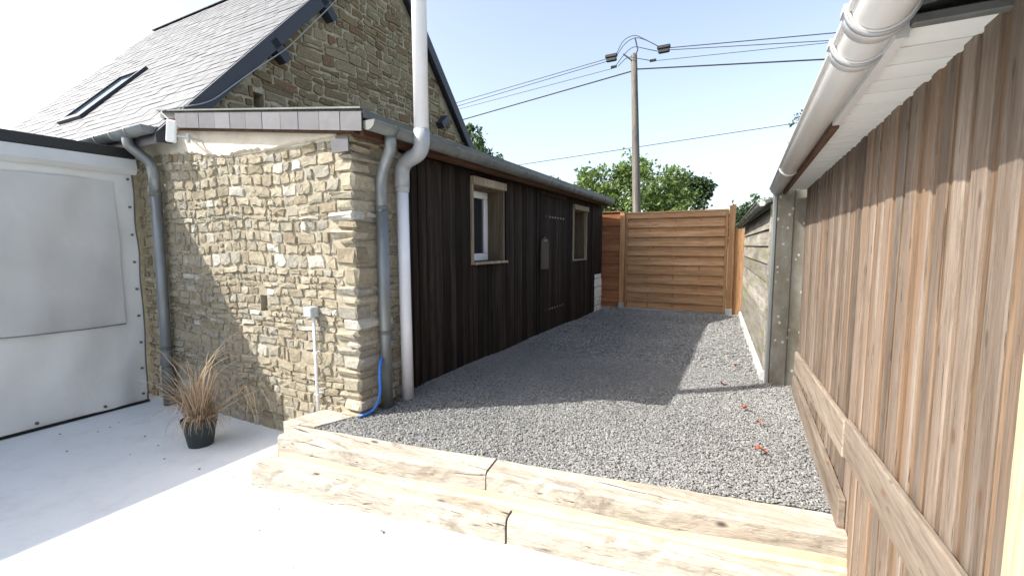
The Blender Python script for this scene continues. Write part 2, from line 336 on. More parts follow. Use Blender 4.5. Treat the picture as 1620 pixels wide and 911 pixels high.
def fixnormals(o):
    bm = bmesh.new(); bm.from_mesh(o.data); bmesh.ops.recalc_face_normals(bm, faces=bm.faces); bm.to_mesh(o.data); bm.free(); return o
def thing(name, label, cat, loc, group=None):
    o = bpy.data.objects.new(name, None); COL.objects.link(o); o.location = loc; o.empty_display_size = .1
    _mats_loc[o.name] = Vector(loc); return tag(o, label, cat, group)
def tag(o, label, cat, group=None):
    o['label'] = label; o['category'] = cat
    if group: o['group'] = group
    return o
def struct(o): o['kind'] = 'structure'; return o
def plate(mb, axis, pos, depth, us, vs_, holes, hole_depth=None):
    """wall slab with rectangular holes. axis 'x': faces +x, u=y ; axis 'y': faces -y, u=x. holes: (u0,u1,v0,v1)"""
    U = sorted(set(us+[h[i] for h in holes for i in (0, 1)])); V = sorted(set(vs_+[h[i] for h in holes for i in (2, 3)]))
    ish = lambda a, b: any(h[0]-1e-6 <= a and b[0]+1e-6 >= 0 and h[0] <= a < h[1] and h[2] <= b[0] < h[3] for h in holes)
    P = (lambda u, d, v: (pos-d, u, v)) if axis == 'x' else (lambda u, d, v: (u, pos+d, v))
    for i in range(len(U)-1):
        for j in range(len(V)-1):
            u0, u1, v0, v1 = U[i], U[i+1], V[j], V[j+1]
            if any(h[0] <= u0 < h[1] and h[2] <= v0 < h[3] for h in holes): continue
            mb.add([P(u, d, v) for u in (u0, u1) for d in (0, depth) for v in (v0, v1)],
                   [(0, 4, 5, 1), (2, 3, 7, 6), (0, 1, 3, 2), (4, 6, 7, 5), (0, 2, 6, 4), (1, 5, 7, 3)])
    return mb

def sweep_bend(pts, r=.08, n=6):
    """polyline with rounded corners"""
    pts = [Vector(p) for p in pts]; out = [pts[0]]
    for i in range(1, len(pts)-1):
        a, b, c = pts[i-1], pts[i], pts[i+1]; d1 = (a-b); d2 = (c-b); l = min(r, d1.length*.48, d2.length*.48)
        p, q = b+d1.normalized()*l, b+d2.normalized()*l
        for k in range(n+1):
            t = k/n; out.append(p*(1-t)**2+b*2*t*(1-t)+q*t*t)
    out.append(pts[-1]); return out

# ------------------------------------------------------------------ rubble stones
def rubble_cells(u0, u1, v0, v1, hrange, wrange, rnd, split=.3):
    cells = []; v = v0
    while v < v1-.015:
        h = rnd.uniform(*hrange); h = min(h, v1-v)
        if v1-(v+h) < hrange[0]*.6: h = v1-v
        u = u0-rnd.uniform(0, wrange[0])
        while u < u1:
            wd = rnd.uniform(*wrange)*(.6+.8*rnd.random())
            a, b = max(u, u0), min(u+wd, u1)
            if u1-(u+wd) < wrange[0]*.5: b = u1; wd = u1-u
            if b-a > .02:
                if h > hrange[0]*1.5 and rnd.random() < split:
                    q = rnd.uniform(.35, .65)*h; cells += [(a, b, v, v+q), (a, b, v+q, v+h)]
                elif h > .07 and b-a > .17 and rnd.random() < .25:
                    m_ = (a+b)/2+rnd.uniform(-.03, .03); cells += [(a, m_, v, v+h*.45), (a, m_, v+h*.45, v+h), (m_, b, v, v+h)]
                else: cells.append((a, b, v, v+h))
            u += wd
        v += h
    return cells
def stone_piece(mb, cell, P, rnd, gap=.006, proud=.013, wob=.016, tint=None):
    """one rough stone face: 8-sided, chamfered, uneven; P(u, depth, v) maps to the wall (depth>0 = out of the wall)"""
    a, b, c, d = cell; a += gap*rnd.uniform(.3, 1.4); b -= gap*rnd.uniform(.3, 1.4); c += gap*rnd.uniform(.3, 1.4); d -= gap*rnd.uniform(.3, 1.4)
    if b-a < .012 or d-c < .01: return
    w_, h = b-a, d-c; k = min(w_, h); cu, cv = (a+b)/2, (c+d)/2; ch = k*rnd.uniform(.15, .5)
    J = lambda s: rnd.uniform(-s, s)
    ring = [(a, c+ch*rnd.random()), (a+ch*rnd.random(), c), (cu+J(w_*.2), c+J(wob*.5)), (b-ch*rnd.random(), c), (b, c+ch*rnd.random()),
            (b, d-ch*rnd.random()), (b-ch*rnd.random(), d), (cu+J(w_*.2), d+J(wob*.5)), (a+ch*rnd.random(), d), (a, d-ch*rnd.random())]
    ro = J(.07); ring = [(cu+(u-cu)-(v-cv)*ro+J(wob*.45), cv+(v-cv)+(u-cu)*ro*.5+J(wob*.45)) for u, v in ring]; n = len(ring); pr = proud*rnd.uniform(.45, 1.25); ins = min(.009, k*.12)
    tu, tv = J(.008), J(.007)
    vs = [P(u, -.012, v) for u, v in ring]
    for u, v in ring:
        q = math.hypot(u-cu, v-cv) or 1; f_ = 1-ins/q
        vs.append(P(cu+(u-cu)*f_, pr+tu*(u-cu)/w_+tv*(v-cv)/h+J(.004), cv+(v-cv)*f_))
    vs.append(P(cu+J(w_*.12), pr+rnd.uniform(-.002, .005), cv+J(h*.12)))
    fs = [(i, (i+1) % n, n+(i+1) % n, n+i) for i in range(n)]+[(n+i, n+(i+1) % n, 2*n) for i in range(n)]
    mb.add(vs, fs, rnd.random() if tint is None else tint)
def quoin(mb, x0, x1, y0, y1, z0, z1, rnd):
    """corner stone: a rough block with worn arrises"""
    b = MB(); b.box(x0, x1, y0, y1, z0, z1, bev=rnd.uniform(.012, .022), jit=.009); mb.add(b.v, b.f, rnd.random())

# ================================================================== THE SETTING
def ground():
    mb = MB(); s = 600
    mb.add([(-s, -s, -.4), (s, -s, -.4), (s, s, -.4), (-s, s, -.4)], [(0, 1, 2, 3)]); struct(obj('ground', mb, 'ground'))
    mb = MB(); TZ = -.27
    mb.box(-7.6, 2.75, -9, .0, -.41, TZ); struct(obj('terrace', mb, 'concrete'))
ground()
TZ = -.27
# step lines (plan): upper sleepers run from A to B, lower ones in front
UF0, UF1 = Vector((-.20, -.487)), Vector((2.735, -.070)); UD = (UF1-UF0).normalized(); UN = Vector((-UD.y, UD.x))
LF0 = Vector((-.265, -.622)); LD = (Vector((2.73, -.20))-LF0).normalized(); LN = Vector((-LD.y, LD.x))
def gravel_z(x, y):
    rise = .055*np.exp(-np.clip(x, 0, 9)/.28)*np.clip((y-.15)/.6, 0, 1)*np.clip(1.25-y*.15, .2, 1)
    return rise+.006*np.sin(x*3.1+y*2.3)+.005*np.sin(y*5.2-x*1.7)
def back_y(x): return UF0.y+.17+(x-UF0.x)*UD.y/UD.x
def gravel():
    nx, ny = 30, 60; mb = MB(); vs = []
    for j in range(ny+1):
        for i in range(nx+1):
            x = -.12+i/nx*2.9; y0 = back_y(x)+.004; y = y0+(6.45-y0)*j/ny
            vs.append((x, y, float(gravel_z(x, y))-.016))
    fs = [(j*(nx+1)+i, j*(nx+1)+i+1, (j+1)*(nx+1)+i+1, (j+1)*(nx+1)+i) for j in range(ny) for i in range(nx)]
    mb.add(vs, fs); struct(obj('gravel_yard', mb, 'gravel_bed', smooth=True))
    # loose stones
    def scatter(n, ya, yb, size):
        x = RNG.uniform(-.13, 2.74, n); y = RNG.uniform(ya, yb, n); ok = (y > back_y(x)+.002)
        ok &= ~((y > .02) & (x < .02)); ok &= x > np.where(y < -.03, -.13, .015)
        ok &= ~((y > 2.2) & (x > 2.53-(y-2.2)*.05))
        x, y = x[ok], y[ok]; s = size*RNG.uniform(.55, 1.35, len(x)); return x, y, s
    parts = [scatter(150000, -.45, 2.4, .0058), scatter(40000, 2.4, 6.2, .010)]
    x = np.concatenate([p[0] for p in parts]); y = np.concatenate([p[1] for p in parts]); s = np.concatenate([p[2] for p in parts]); n = len(x)
    base = np.array([(1, 0, 0), (0, 1, 0), (-1, 0, 0), (0, -1, 0), (0, 0, .8), (0, 0, -.8)], float)
    fc = np.array([(0, 1, 4), (1, 2, 4), (2, 3, 4), (3, 0, 4), (1, 0, 5), (2, 1, 5), (3, 2, 5), (0, 3, 5)])
    P = base[None]*RNG.uniform(.6, 1.35, (n, 6, 1))*s[:, None, None]*np.array([1.15, 1., .58])
    P += RNG.normal(0, .16, P.shape)*s[:, None, None]
    a = RNG.uniform(0, 6.28, n); b = RNG.normal(0, .35, n); ca, sa, cb, sb = np.cos(a)[:, None], np.sin(a)[:, None], np.cos(b)[:, None], np.sin(b)[:, None]
    X, Y, Z = P[..., 0], P[..., 1], P[..., 2]; Y, Z = Y*cb-Z*sb, Y*sb+Z*cb; X, Y = X*ca-Y*sa, X*sa+Y*ca
    z0 = gravel_z(x, y)-.009+RNG.uniform(-.003, .005, n)
    V = np.stack([X+x[:, None], Y+y[:, None], Z+z0[:, None]], -1).reshape(-1, 3)
    Fc = (fc[None]+6*np.arange(n)[:, None, None]).reshape(-1, 3)
    me = bpy.data.meshes.new('gravel_stones'); me.from_pydata(V, [], Fc); me.update()
    tn = np.clip(RNG.beta(2.2, 2.4, n), 0, 1)
    A = me.attributes.new('tint', 'FLOAT', 'POINT'); A.data.foreach_set('value', np.repeat(tn, 6).astype(np.float32))
    me.materials.append(M['gravel']); o = bpy.data.objects.new('gravel_stones', me); COL.objects.link(o)
    o['kind'] = 'stuff'; tag(o, 'loose grey crushed gravel covering the yard between the buildings', 'gravel')
gravel()

# ------------------------------------------------------------------ timber steps
def sleeper(p0, d, n, length, width, z0, z1, label, seed, endcut=0.):
    rnd = random.Random(seed); mb = MB(); nl = int(length/.05); prof = []
    b = .014
    base = [(0, z0), (0, (z0+z1)/2), (0, z1-b), (b, z1), (width*.5, z1), (width-b, z1), (width, z1-b), (width, z0)]
    m = len(base); ph = [rnd.uniform(0, 6.28) for _ in range(8)]; vs = []
    for i in range(nl+1):
        t = i/nl*length; wear = .006*math.sin(t*5+ph[0])+.004*math.sin(t*13+ph[1])
        for q, (u, z) in enumerate(base):
            edge = q in (2, 3); du = (wear+abs(rnd.gauss(0, .003)))*(1 if q < 4 else 0)
            dz = -(.006*max(0, math.sin(t*3.3+ph[2]))+abs(rnd.gauss(0, .0025))) if q in (2, 3, 4, 5) else 0
            if edge and rnd.random() < .1: du += rnd.uniform(.003, .012); dz -= rnd.uniform(0, .008)
            tt = t+(endcut*(1-u/width) if i == 0 else 0)
            p = p0+d*tt+n*(u+du*(.5 if q < 2 else 1)); vs.append((p.x, p.y, z+dz))
    fs = [(i*m+q, i*m+(q+1) % m, (i+1)*m+(q+1) % m, (i+1)*m+q) for i in range(nl) for q in range(m)]
    fs += [tuple(range(m)), tuple(nl*m+q for q in reversed(range(m)))]
    mb.add(vs, fs); return tag(fixnormals(obj('railway_sleeper', mb, 'sleeper')), label, 'sleeper', 'timber sleepers of the two steps')
ju = (at(768, 748, 'z', 0).x-UF0.x)/UD.x; jl = 1.62
Lu = (UF1-UF0).length; Ll = (2.70-LF0.x)/LD.x
sleeper(UF0, UD, UN, ju-.004, .175, -.142, .004, 'bleached oak sleeper of the upper step, beside the stone corner', 1)
sleeper(UF0+UD*(ju+.004), UD, UN, Lu-ju-.02, .175, -.142, .001, 'bleached oak sleeper of the upper step, butting the barn wall', 2)
sleeper(LF0, LD, LN, jl-.004, .24, TZ-.01, -.14, 'worn oak sleeper of the lower step with a sawn free end on the terrace', 3, .0)
sleeper(LF0+LD*(jl+.005), LD, LN, Ll-jl, .24, TZ-.01, -.146, 'worn oak sleeper of the lower step, running to the barn wall', 4)
def fillet():
    mb = MB(); n = 60; vs = []; rnd = random.Random(5)
    for i in range(n+1):
        p = UF0+UD*(Lu-.03)*(i/n)+UD*.02; k = .032+.010*math.sin(i*.4)+rnd.uniform(0, .004)
        h = .035+.010*math.sin(i*.23+1)
        a = p+UN*.03; c = p-UN*k; d = p-UN*k*.35
        vs += [(a.x, a.y, -.155), (a.x, a.y, -.138+h), (p.x-UN.x*.006, p.y-UN.y*.006, -.138+h), (d.x, d.y, -.138+h*.3), (c.x, c.y, -.139), (c.x, c.y, -.155)]
    fs = [(i*6+q, i*6+(q+1) % 6, i*6+6+(q+1) % 6, i*6+6+q) for i in range(n) for q in range(6)]+[tuple(range(6)), tuple(n*6+q for q in reversed(range(6)))]
    mb.add(vs, fs); tag(fixnormals(obj('mortar_fillet', mb, 'tan', smooth=False)), 'tan sand mortar fillet along the foot of the upper step', 'mortar')
fillet()
# two short planks between the step's end and the stone corner
for i, (a, b) in enumerate(((0., .115), (.122, .235))):
    mb = MB(); p0 = Vector((-.37+a*1.0, -.34)); rnd = random.Random(20+i)
    c = [Vector((-.40+a*1.15, -.30+a*.12)), Vector((-.40+b*1.15, -.30+b*.12)), Vector((-.33+b*1.3, .03)), Vector((-.33+a*1.3, .03))]
    z1 = -.012+.006*i
    mb.add([(p.x, p.y, TZ-.01) for p in c]+[(p.x, p.y, z1+rnd.uniform(-.006, .004)) for p in c], [(3, 2, 1, 0), (4, 5, 6, 7), (0, 1, 5, 4), (1, 2, 6, 5), (2, 3, 7, 6), (3, 0, 4, 7)])
    tag(obj('short_plank', mb, 'sleeper'), ['short bleached plank against the stone wall, under the conduit', 'short bleached plank edging the gravel at the stone corner'][i], 'plank')

# ================================================================== LEAN-TO
WZ = lambda x: 2.235-(x+2.1)*.128       # underside of the lean-to roof
def leanto():
    T = thing('lean_to', 'low lean-to with sunlit rubble stone end and black board side', 'building', (-1.05, 2.9, -.3))
    rnd = random.Random(11); hole = (-1.03, -.945, .66, .785)
    # rubble end wall: mortar core with the stones proud of it
    mb = MB(); plate(mb, 'y', .0, .45, [-2.75, 0.], [-.42, 1.86], [hole]); 
    mb.box(hole[0]-.03, hole[1]+.03, .2, .4, hole[2]-.03, hole[3]+.03)
    core = obj('stone_wall', mb, 'mortar', T)
    mb2 = MB(); mb2.add([(-2.75, .0, 1.86), (0, .0, 1.86), (0, .0, WZ(0)), (-2.75, .0, WZ(-2.1)), (-2.75, .44, 1.86), (0, .44, 1.86), (0, .44, WZ(0)), (-2.75, .44, WZ(-2.1))],
            [(0, 1, 2, 3), (5, 4, 7, 6), (1, 5, 6, 2), (4, 0, 3, 7), (3, 2, 6, 7)])
    obj('wall_head', mb2, 'plaster', T)
    pieces = []; v = -.30; quoins = []; zq = -.30
    while zq < 1.90:
        h = min(rnd.choice([.055, .065, .075, .085, .1, .115, .135]), 1.93-zq); lng = len(quoins) % 2 == 0
        quoins.append((zq, zq+h, rnd.uniform(.15, .24) if lng else rnd.uniform(.10, .15), rnd.uniform(.1, .19) if lng else rnd.uniform(.22, .36))); zq += h
    for z0, z1, qx, qy in quoins:
        if z1-z0 < .03: continue
        mbq = MB(); quoin(mbq, -qx+.006, .012+rnd.uniform(0, .014), -.014-rnd.uniform(0, .014), qy-.006, z0+.004, z1-.004, rnd); pieces.append((mbq, .9))
    Pf = lambda u, d, vv: (u, -d, vv+(.016*math.sin(2.3*u+3.7*vv)+.010*math.sin(6.1*u+1.3*vv+1))*min(1, max(0, -u/.4))*min(1, max(0, math.hypot(u+.99, vv-.72)-.08)/.3)); Ps = lambda u, d, vv: (d, u, vv)
    while v < 1.945:
        h = rnd.choice([.04, .05, .055, .065, .07, .08, .09, .105]); h = min(h, 1.95-v)
        if 1.95-(v+h) < .05: h = 1.95-v
        ov = [q for q in quoins if q[0] < v+h-.012 and q[1] > v+.012] or [(0, 0, .0, .0)]; qx = max(q[2] for q in ov); qy = max(q[3] for q in ov); qn = min(q[2] for q in ov)
        for c in rubble_cells(-2.75, -qx, v, v+h, (h, h), (.06, .17), rnd, .0 if h < .075 else .4):
            if c[0] < hole[1] and c[1] > hole[0] and c[2] < hole[3] and c[3] > hole[2]:
                for cc in ((c[0], hole[0]-.008, c[2], c[3]), (hole[1]+.008, c[1], c[2], c[3])):
                    if cc[1]-cc[0] > .03: m_ = MB(); stone_piece(m_, cc, Pf, rnd, wob=.006); pieces.append((m_, .2))
                continue
            if (c[2]+c[3])/2 > (1.865 if c[0] > -1.45 else 1.94 if c[0] > -1.95 else 9): continue
            m_ = MB(); stone_piece(m_, c, Pf, rnd); pieces.append((m_, (c[1]-c[0])*(c[3]-c[2])*(1 if c[0] > -2.2 else .2)*9))
        for c in rubble_cells(qy, .47, v, v+h, (h, h), (.1, .2), rnd, 0):
            m_ = MB(); stone_piece(m_, c, Ps, rnd, proud=.014); pieces.append((m_, (c[1]-c[0])*(c[3]-c[2])*4))
        v += h
    pieces = [p for p in pieces if p[0].v]; pieces.sort(key=lambda p: -p[1]); rest = MB()
    for i, (m_, _) in enumerate(pieces):
        if i < 300: obj('stone', m_, 'stone', core)
        else: rest.add(m_.v, m_.f, m_.t[0])
    if rest.v: obj('small_stones', rest, 'stone', core, kind='stuff')
    # cream render band under the verge with a ragged lower edge
    mb = MB(); n = 60; vs = []; fr = random.Random(3)
    for i in range(n+1):
        x = -2.12+i/n*(2.12-.11); lo = 1.855+.015*math.sin(x*5+.7)+.09*max(0, min(1, (-x-1.35)/.5))+fr.uniform(-.012, .012)
        if x > -.9: lo = 1.85+.03*min(1, (x+.9)/.6)+fr.uniform(-.008, .008)
        hi = WZ(x)-.002
        vs += [(x, -.004, lo), (x, -.024, lo+.012), (x, -.020, hi), (x, .0, hi)]
    fs = [(i*4+q, i*4+q+1, i*4+5+q, i*4+4+q) for i in range(n) for q in range(3)]
    mb.add(vs, fs); fixnormals(obj('render_band', mb, 'plaster', T, smooth=False))
    # concrete haunch at the wall's foot
    # roof and verge slates
    mb = MB(); x0, x1, ya, yb = -2.12, .19, -.075, 5.93
    prof = [(x0, WZ(x0)+.002), (x1, WZ(x1)+.002), (x1, WZ(x1)+.05), (x0, WZ(x0)+.05)]
    mb.add([(x, y, z) for y in (ya, yb) for x, z in prof], [(0, 1, 2, 3), (7, 6, 5, 4), (0, 4, 5, 1), (1, 5, 6, 2), (2, 6, 7, 3), (3, 7, 4, 0)])
    roof = obj('roof', mb, 'old_zinc', T)
    px = [297, 317, 342, 366, 391, 417, 446, 474, 507, 540, 574]
    xs = [at(p, 205, 'y', -.085).x for p in px]
    xs = [xs[0]-.16]+xs
    for i in range(len(xs)-1):
        a, b = xs[i]+.0025, xs[i+1]-.0025; m_ = MB(); t = .004*(i % 2); za, zb = WZ(a)+.035, WZ(b)+.035; hh = .115
        m_.add([(x, y, z) for y in (-.094-t*.4, -.086) for x, z in ((a, za-hh), (b, zb-hh), (b, zb), (a, za))], [(0, 1, 2, 3), (7, 6, 5, 4), (0, 4, 5, 1), (1, 5, 6, 2), (2, 6, 7, 3), (3, 7, 4, 0)])
        obj('verge_slate', m_, 'verge_slate', roof)
    m_ = MB(); m_.box(-.115, .035, -.062, -.052, 1.762, 1.85); obj('verge_slate', m_, 'verge_slate', roof)
    m_ = MB(); m_.add([(x, y, WZ(x)+dz) for x in (x0, x1+.0) for y in (-.105, -.02) for dz in (.051, .062)], [(0, 1, 3, 2), (4, 6, 7, 5), (0, 4, 5, 1), (2, 3, 7, 6), (0, 2, 6, 4), (1, 5, 7, 3)])
    obj('verge_flashing', m_, 'old_zinc', roof)
    m_ = MB(); m_.add([(x, y, WZ(x)+dz) for x in (-2.0, .1) for y in (-.074, -.03) for dz in (-.09, .0)], [(0, 1, 3, 2), (4, 6, 7, 5), (0, 4, 5, 1), (2, 3, 7, 6), (0, 2, 6, 4), (1, 5, 7, 3)])
    obj('verge_board', m_, 'eave_wood', roof)
    # eave board and soffit over the black boards
    m_ = MB(); m_.box(.135, .16, -.05, 5.9, 1.845, WZ(.15)); obj('fascia_board', m_, 'eave_wood', roof)
    m_ = MB(); m_.box(.02, .134, -.02, 5.88, 1.865, 1.885); obj('soffit_board', m_, 'eave_wood', roof)
    # framed wall behind the boards, with openings
    W1 = (1.455, 2.045, 1.005, 1.735); W2 = (4.275, 4.885, .955, 1.70); D = (3.06, 3.95, .03, 1.80)
    mb = MB(); plate(mb, 'x', -.03, .2, [.455, 5.86], [-.3, 1.95], [W1, W2]); obj('wall_lining', mb, 'interior', T)
    mb = MB(); mb.box(-2.1, -.25, 5.66, 5.86, -.3, 1.95); obj('rear_wall', mb, 'mortar', T)
    y = .475; rb = random.Random(9)
    while y < 5.85:
        wd = min(rb.uniform(.085, .125), 5.86-y); e = y+wd; zb = .005+rb.uniform(0, .02); segs = [(zb, 1.86)]
        if 5.38 < (y+e)/2: segs = [(.665, 1.86)]
        xo = rb.uniform(-.004, .004); door = D[0] < (y+e)/2 < D[1]
        for wn in (W1, W2):
            if y < wn[1] and e > wn[0]:
                if y < wn[0]-.01: e = wn[0]; wd = e-y
                elif e > wn[1] and wn[1]-y > .0: e = wn[1] if wn[1]-y > .03 else e; segs = [(zb, wn[2]-.01), (wn[3]+.01, 1.86)]
                else: segs = [(zb, wn[2]-.01), (wn[3]+.01, 1.86)]
        if not door:
            for s0, s1 in segs:
                m_ = MB(); m_.box(-.028+xo, xo, y+.003, e-.003, s0, s1, bev=.003); obj('board', m_, 'dark_wood', T)
            if rb.random() < .12 and len(segs) == 1 and not any(wn[0]-.05 < e < wn[1]+.02 for wn in (W1, W2)) and not D[0]-.04 < e < D[1]+.02:
                m_ = MB(); m_.box(xo-.004, xo+.014, e-.016, e+.016, segs[0][0], 1.858, bev=.002); obj('cover_strip', m_, 'dark_wood', T)
        y = e
    # door of dark planks, two bolted straps
    dr = MB(); dr.box(-.032, -.02, D[0], D[1], .03, D[3]); door = obj('door', dr, 'interior', T)
    n = 7
    for i in range(n):
        a = D[0]+i*(D[1]-D[0])/n; m_ = MB(); m_.box(-.019, -.003, a+.003, a+(D[1]-D[0])/n-.003, .035, D[3], bev=.003); obj('door_plank', m_, 'dark_wood', door)
    for z in (at(880, 345, 'x', 0).z, at(880, 485, 'x', 0).z):
        m_ = MB(); m_.box(-.002, .004, D[0]+.12, D[1]-.08, z-.018, z+.018); obj('strap_hinge', m_, 'interior', door)
        for q in range(6):
            yy = at(869+q*4.3, 345, 'x', 0).y; m_ = MB(); m_.lathe((.004, yy, z), [(.011, -.011), (.011, .011), (.0001, .011)], 8)
            m_ = MB(); m_.tube([(.002, yy, z), (.012, yy, z)], .010, 8); obj('bolt', m_, 'copper', door)
    m_ = MB(); m_.box(-.02, .012, D[0]-.03, D[1]+.02, D[3]+.003, 1.86, bev=.003); obj('door_lintel', m_, 'dark_wood', T)
    # windows: deep reveal, light timber surround, white casement at the back
    for k, (a, b, c, d) in enumerate((W1, W2)):
        wf = MB(); wf.box(-.03, .022, a-.03, a-.001, c-.01, d+.02, bev=.003); fr = obj('window', wf, 'grey_trim', T)
        m_ = MB(); m_.box(-.03, .018, b+.001, b+.028, c-.01, d+.02, bev=.003); obj('jamb_trim', m_, 'grey_trim' if k else 'reveal', fr)
        m_ = MB(); m_.box(-.02, .045, a-.028, b+.03, d+.0, d+.075, bev=.004); obj('lintel_board', m_, 'grey_trim', fr)
        m_ = MB(); m_.box(-.1, .05 if k == 0 else .02, a-.03, b+.05 if k == 0 else b+.03, c-.026, c-.002, bev=.004); obj('sill', m_, 'grey_trim', fr)
        m_ = MB(); m_.box(-.225, -.031, b-.012, b, c, d); obj('reveal', m_, 'reveal', fr)
        m_ = MB(); m_.box(-.225, -.031, a, a+.012, c, d); obj('reveal', m_, 'reveal', fr)
        m_ = MB(); m_.box(-.225, -.031, a+.013, b-.013, d-.012, d); obj('reveal', m_, 'reveal', fr)
        if k == 0:
            X0, X1 = -.215, -.165; ca, cb_ = a+.013, b-.013
            for q in ((ca, cb_, c, c+.075), (ca, cb_, d-.085, d-.013), (ca, ca+.07, c+.076, d-.086), (cb_-.07, cb_, c+.076, d-.086)):
                m_ = MB(); m_.box(X0, X1, *q, bev=.006); obj('casement_rail', m_, 'white_paint', fr)
            m_ = MB(); m_.box(-.195, -.187, ca+.069, cb_-.069, c+.074, d-.084); obj('pane', m_, 'glass', fr)
        else:
            m_ = MB(); m_.box(-.205, -.19, a+.013, b-.013, c, d-.013); obj('shutter', m_, 'reveal', fr)
    # white block pier at the far end
    z = -.05; rb = random.Random(4); pier = None
    while z < .64:
        h = min(rb.uniform(.13, .2), .66-z); m_ = MB(); m_.box(-.12, -.002+rb.uniform(0, .012), 5.40+rb.uniform(-.01, .02), 5.84, z+.004, z+h-.004, bev=.012, jit=.006); obj('pier_block', m_, 'block', T); z += h
    return T
leanto()
def plaque():
    y0, y1 = 3.03, 3.27; T = MB(); x = .014
    T.box(x, x+.02, y0, y1, .86, 1.235, bev=.003)
    T.box(x+.001, x+.019, y0+.02, y1-.02, 1.234, 1.25, bev=.002); T.box(x+.002, x+.018, y0+.08, y1-.08, 1.249, 1.272, bev=.002)
    o = tag(obj('wooden_plaque', T, 'plaque'), 'small grey wooden plaque with stepped top on the black boards', 'plaque')
    m_ = MB(); m_.tube([(x+.01, y0+.085, 1.20), (x+.024, y0+.1, 1.23), (x+.024, y1-.1, 1.23), (x+.01, y1-.085, 1.20)], .006, 6); obj('handle', m_, 'copper', o)
plaque()

def gutter_thing(name, label, a, b, r, mat, nj, side_flip=False, group=None, cap=(True, True), strap=None, brk=None, lipr=.008):
    """half-round gutter from a to b; joints are proud bands; end caps are half discs"""
    a, b = Vector(a), Vector(b); T = thing(name, label, 'gutter', a, group)
    mb = MB(); mb.halfpipe(a, b, r); fixnormals(obj('trough', mb, mat, T, smooth=True))
    t = (b-a).normalized()
    for i in nj:
        p = a+(b-a)*i; m_ = MB(); m_.halfpipe(p-t*(.012 if not strap else strap), p+t*(.012 if not strap else strap), r+.005, .0045, lip=False); fixnormals(obj('joint', m_, mat, T, smooth=True))
    side = t.cross(Vector((0, 0, 1)))
    for e, on in ((a, cap[0]), (b, cap[1])):
        if not on: continue
        n = 14; m_ = MB(); ring = [e+side*(math.cos(math.pi*q/n)*r)-Vector((0, 0, 1))*(math.sin(math.pi*q/n)*r) for q in range(n+1)]
        m_.add([p-t*.003 for p in ring]+[p+t*.003 for p in ring], [tuple(range(n+1)), tuple(reversed(range(n+1, 2*n+2)))]+[(q, n+1+q, n+2+q, q+1) for q in range(n)]+[(n, 2*n+1, n+1, 0)])
        fixnormals(obj('end_cap', m_, mat, T))
    return T
gutter_thing('roof_gutter', 'long half-round zinc gutter along the eave of the black boarded side', (.222, 5.62, 1.915), (.222, -.075, 1.925), .058, 'old_zinc', [.1, .22, .36, .5, .62, .74, .84, .965])
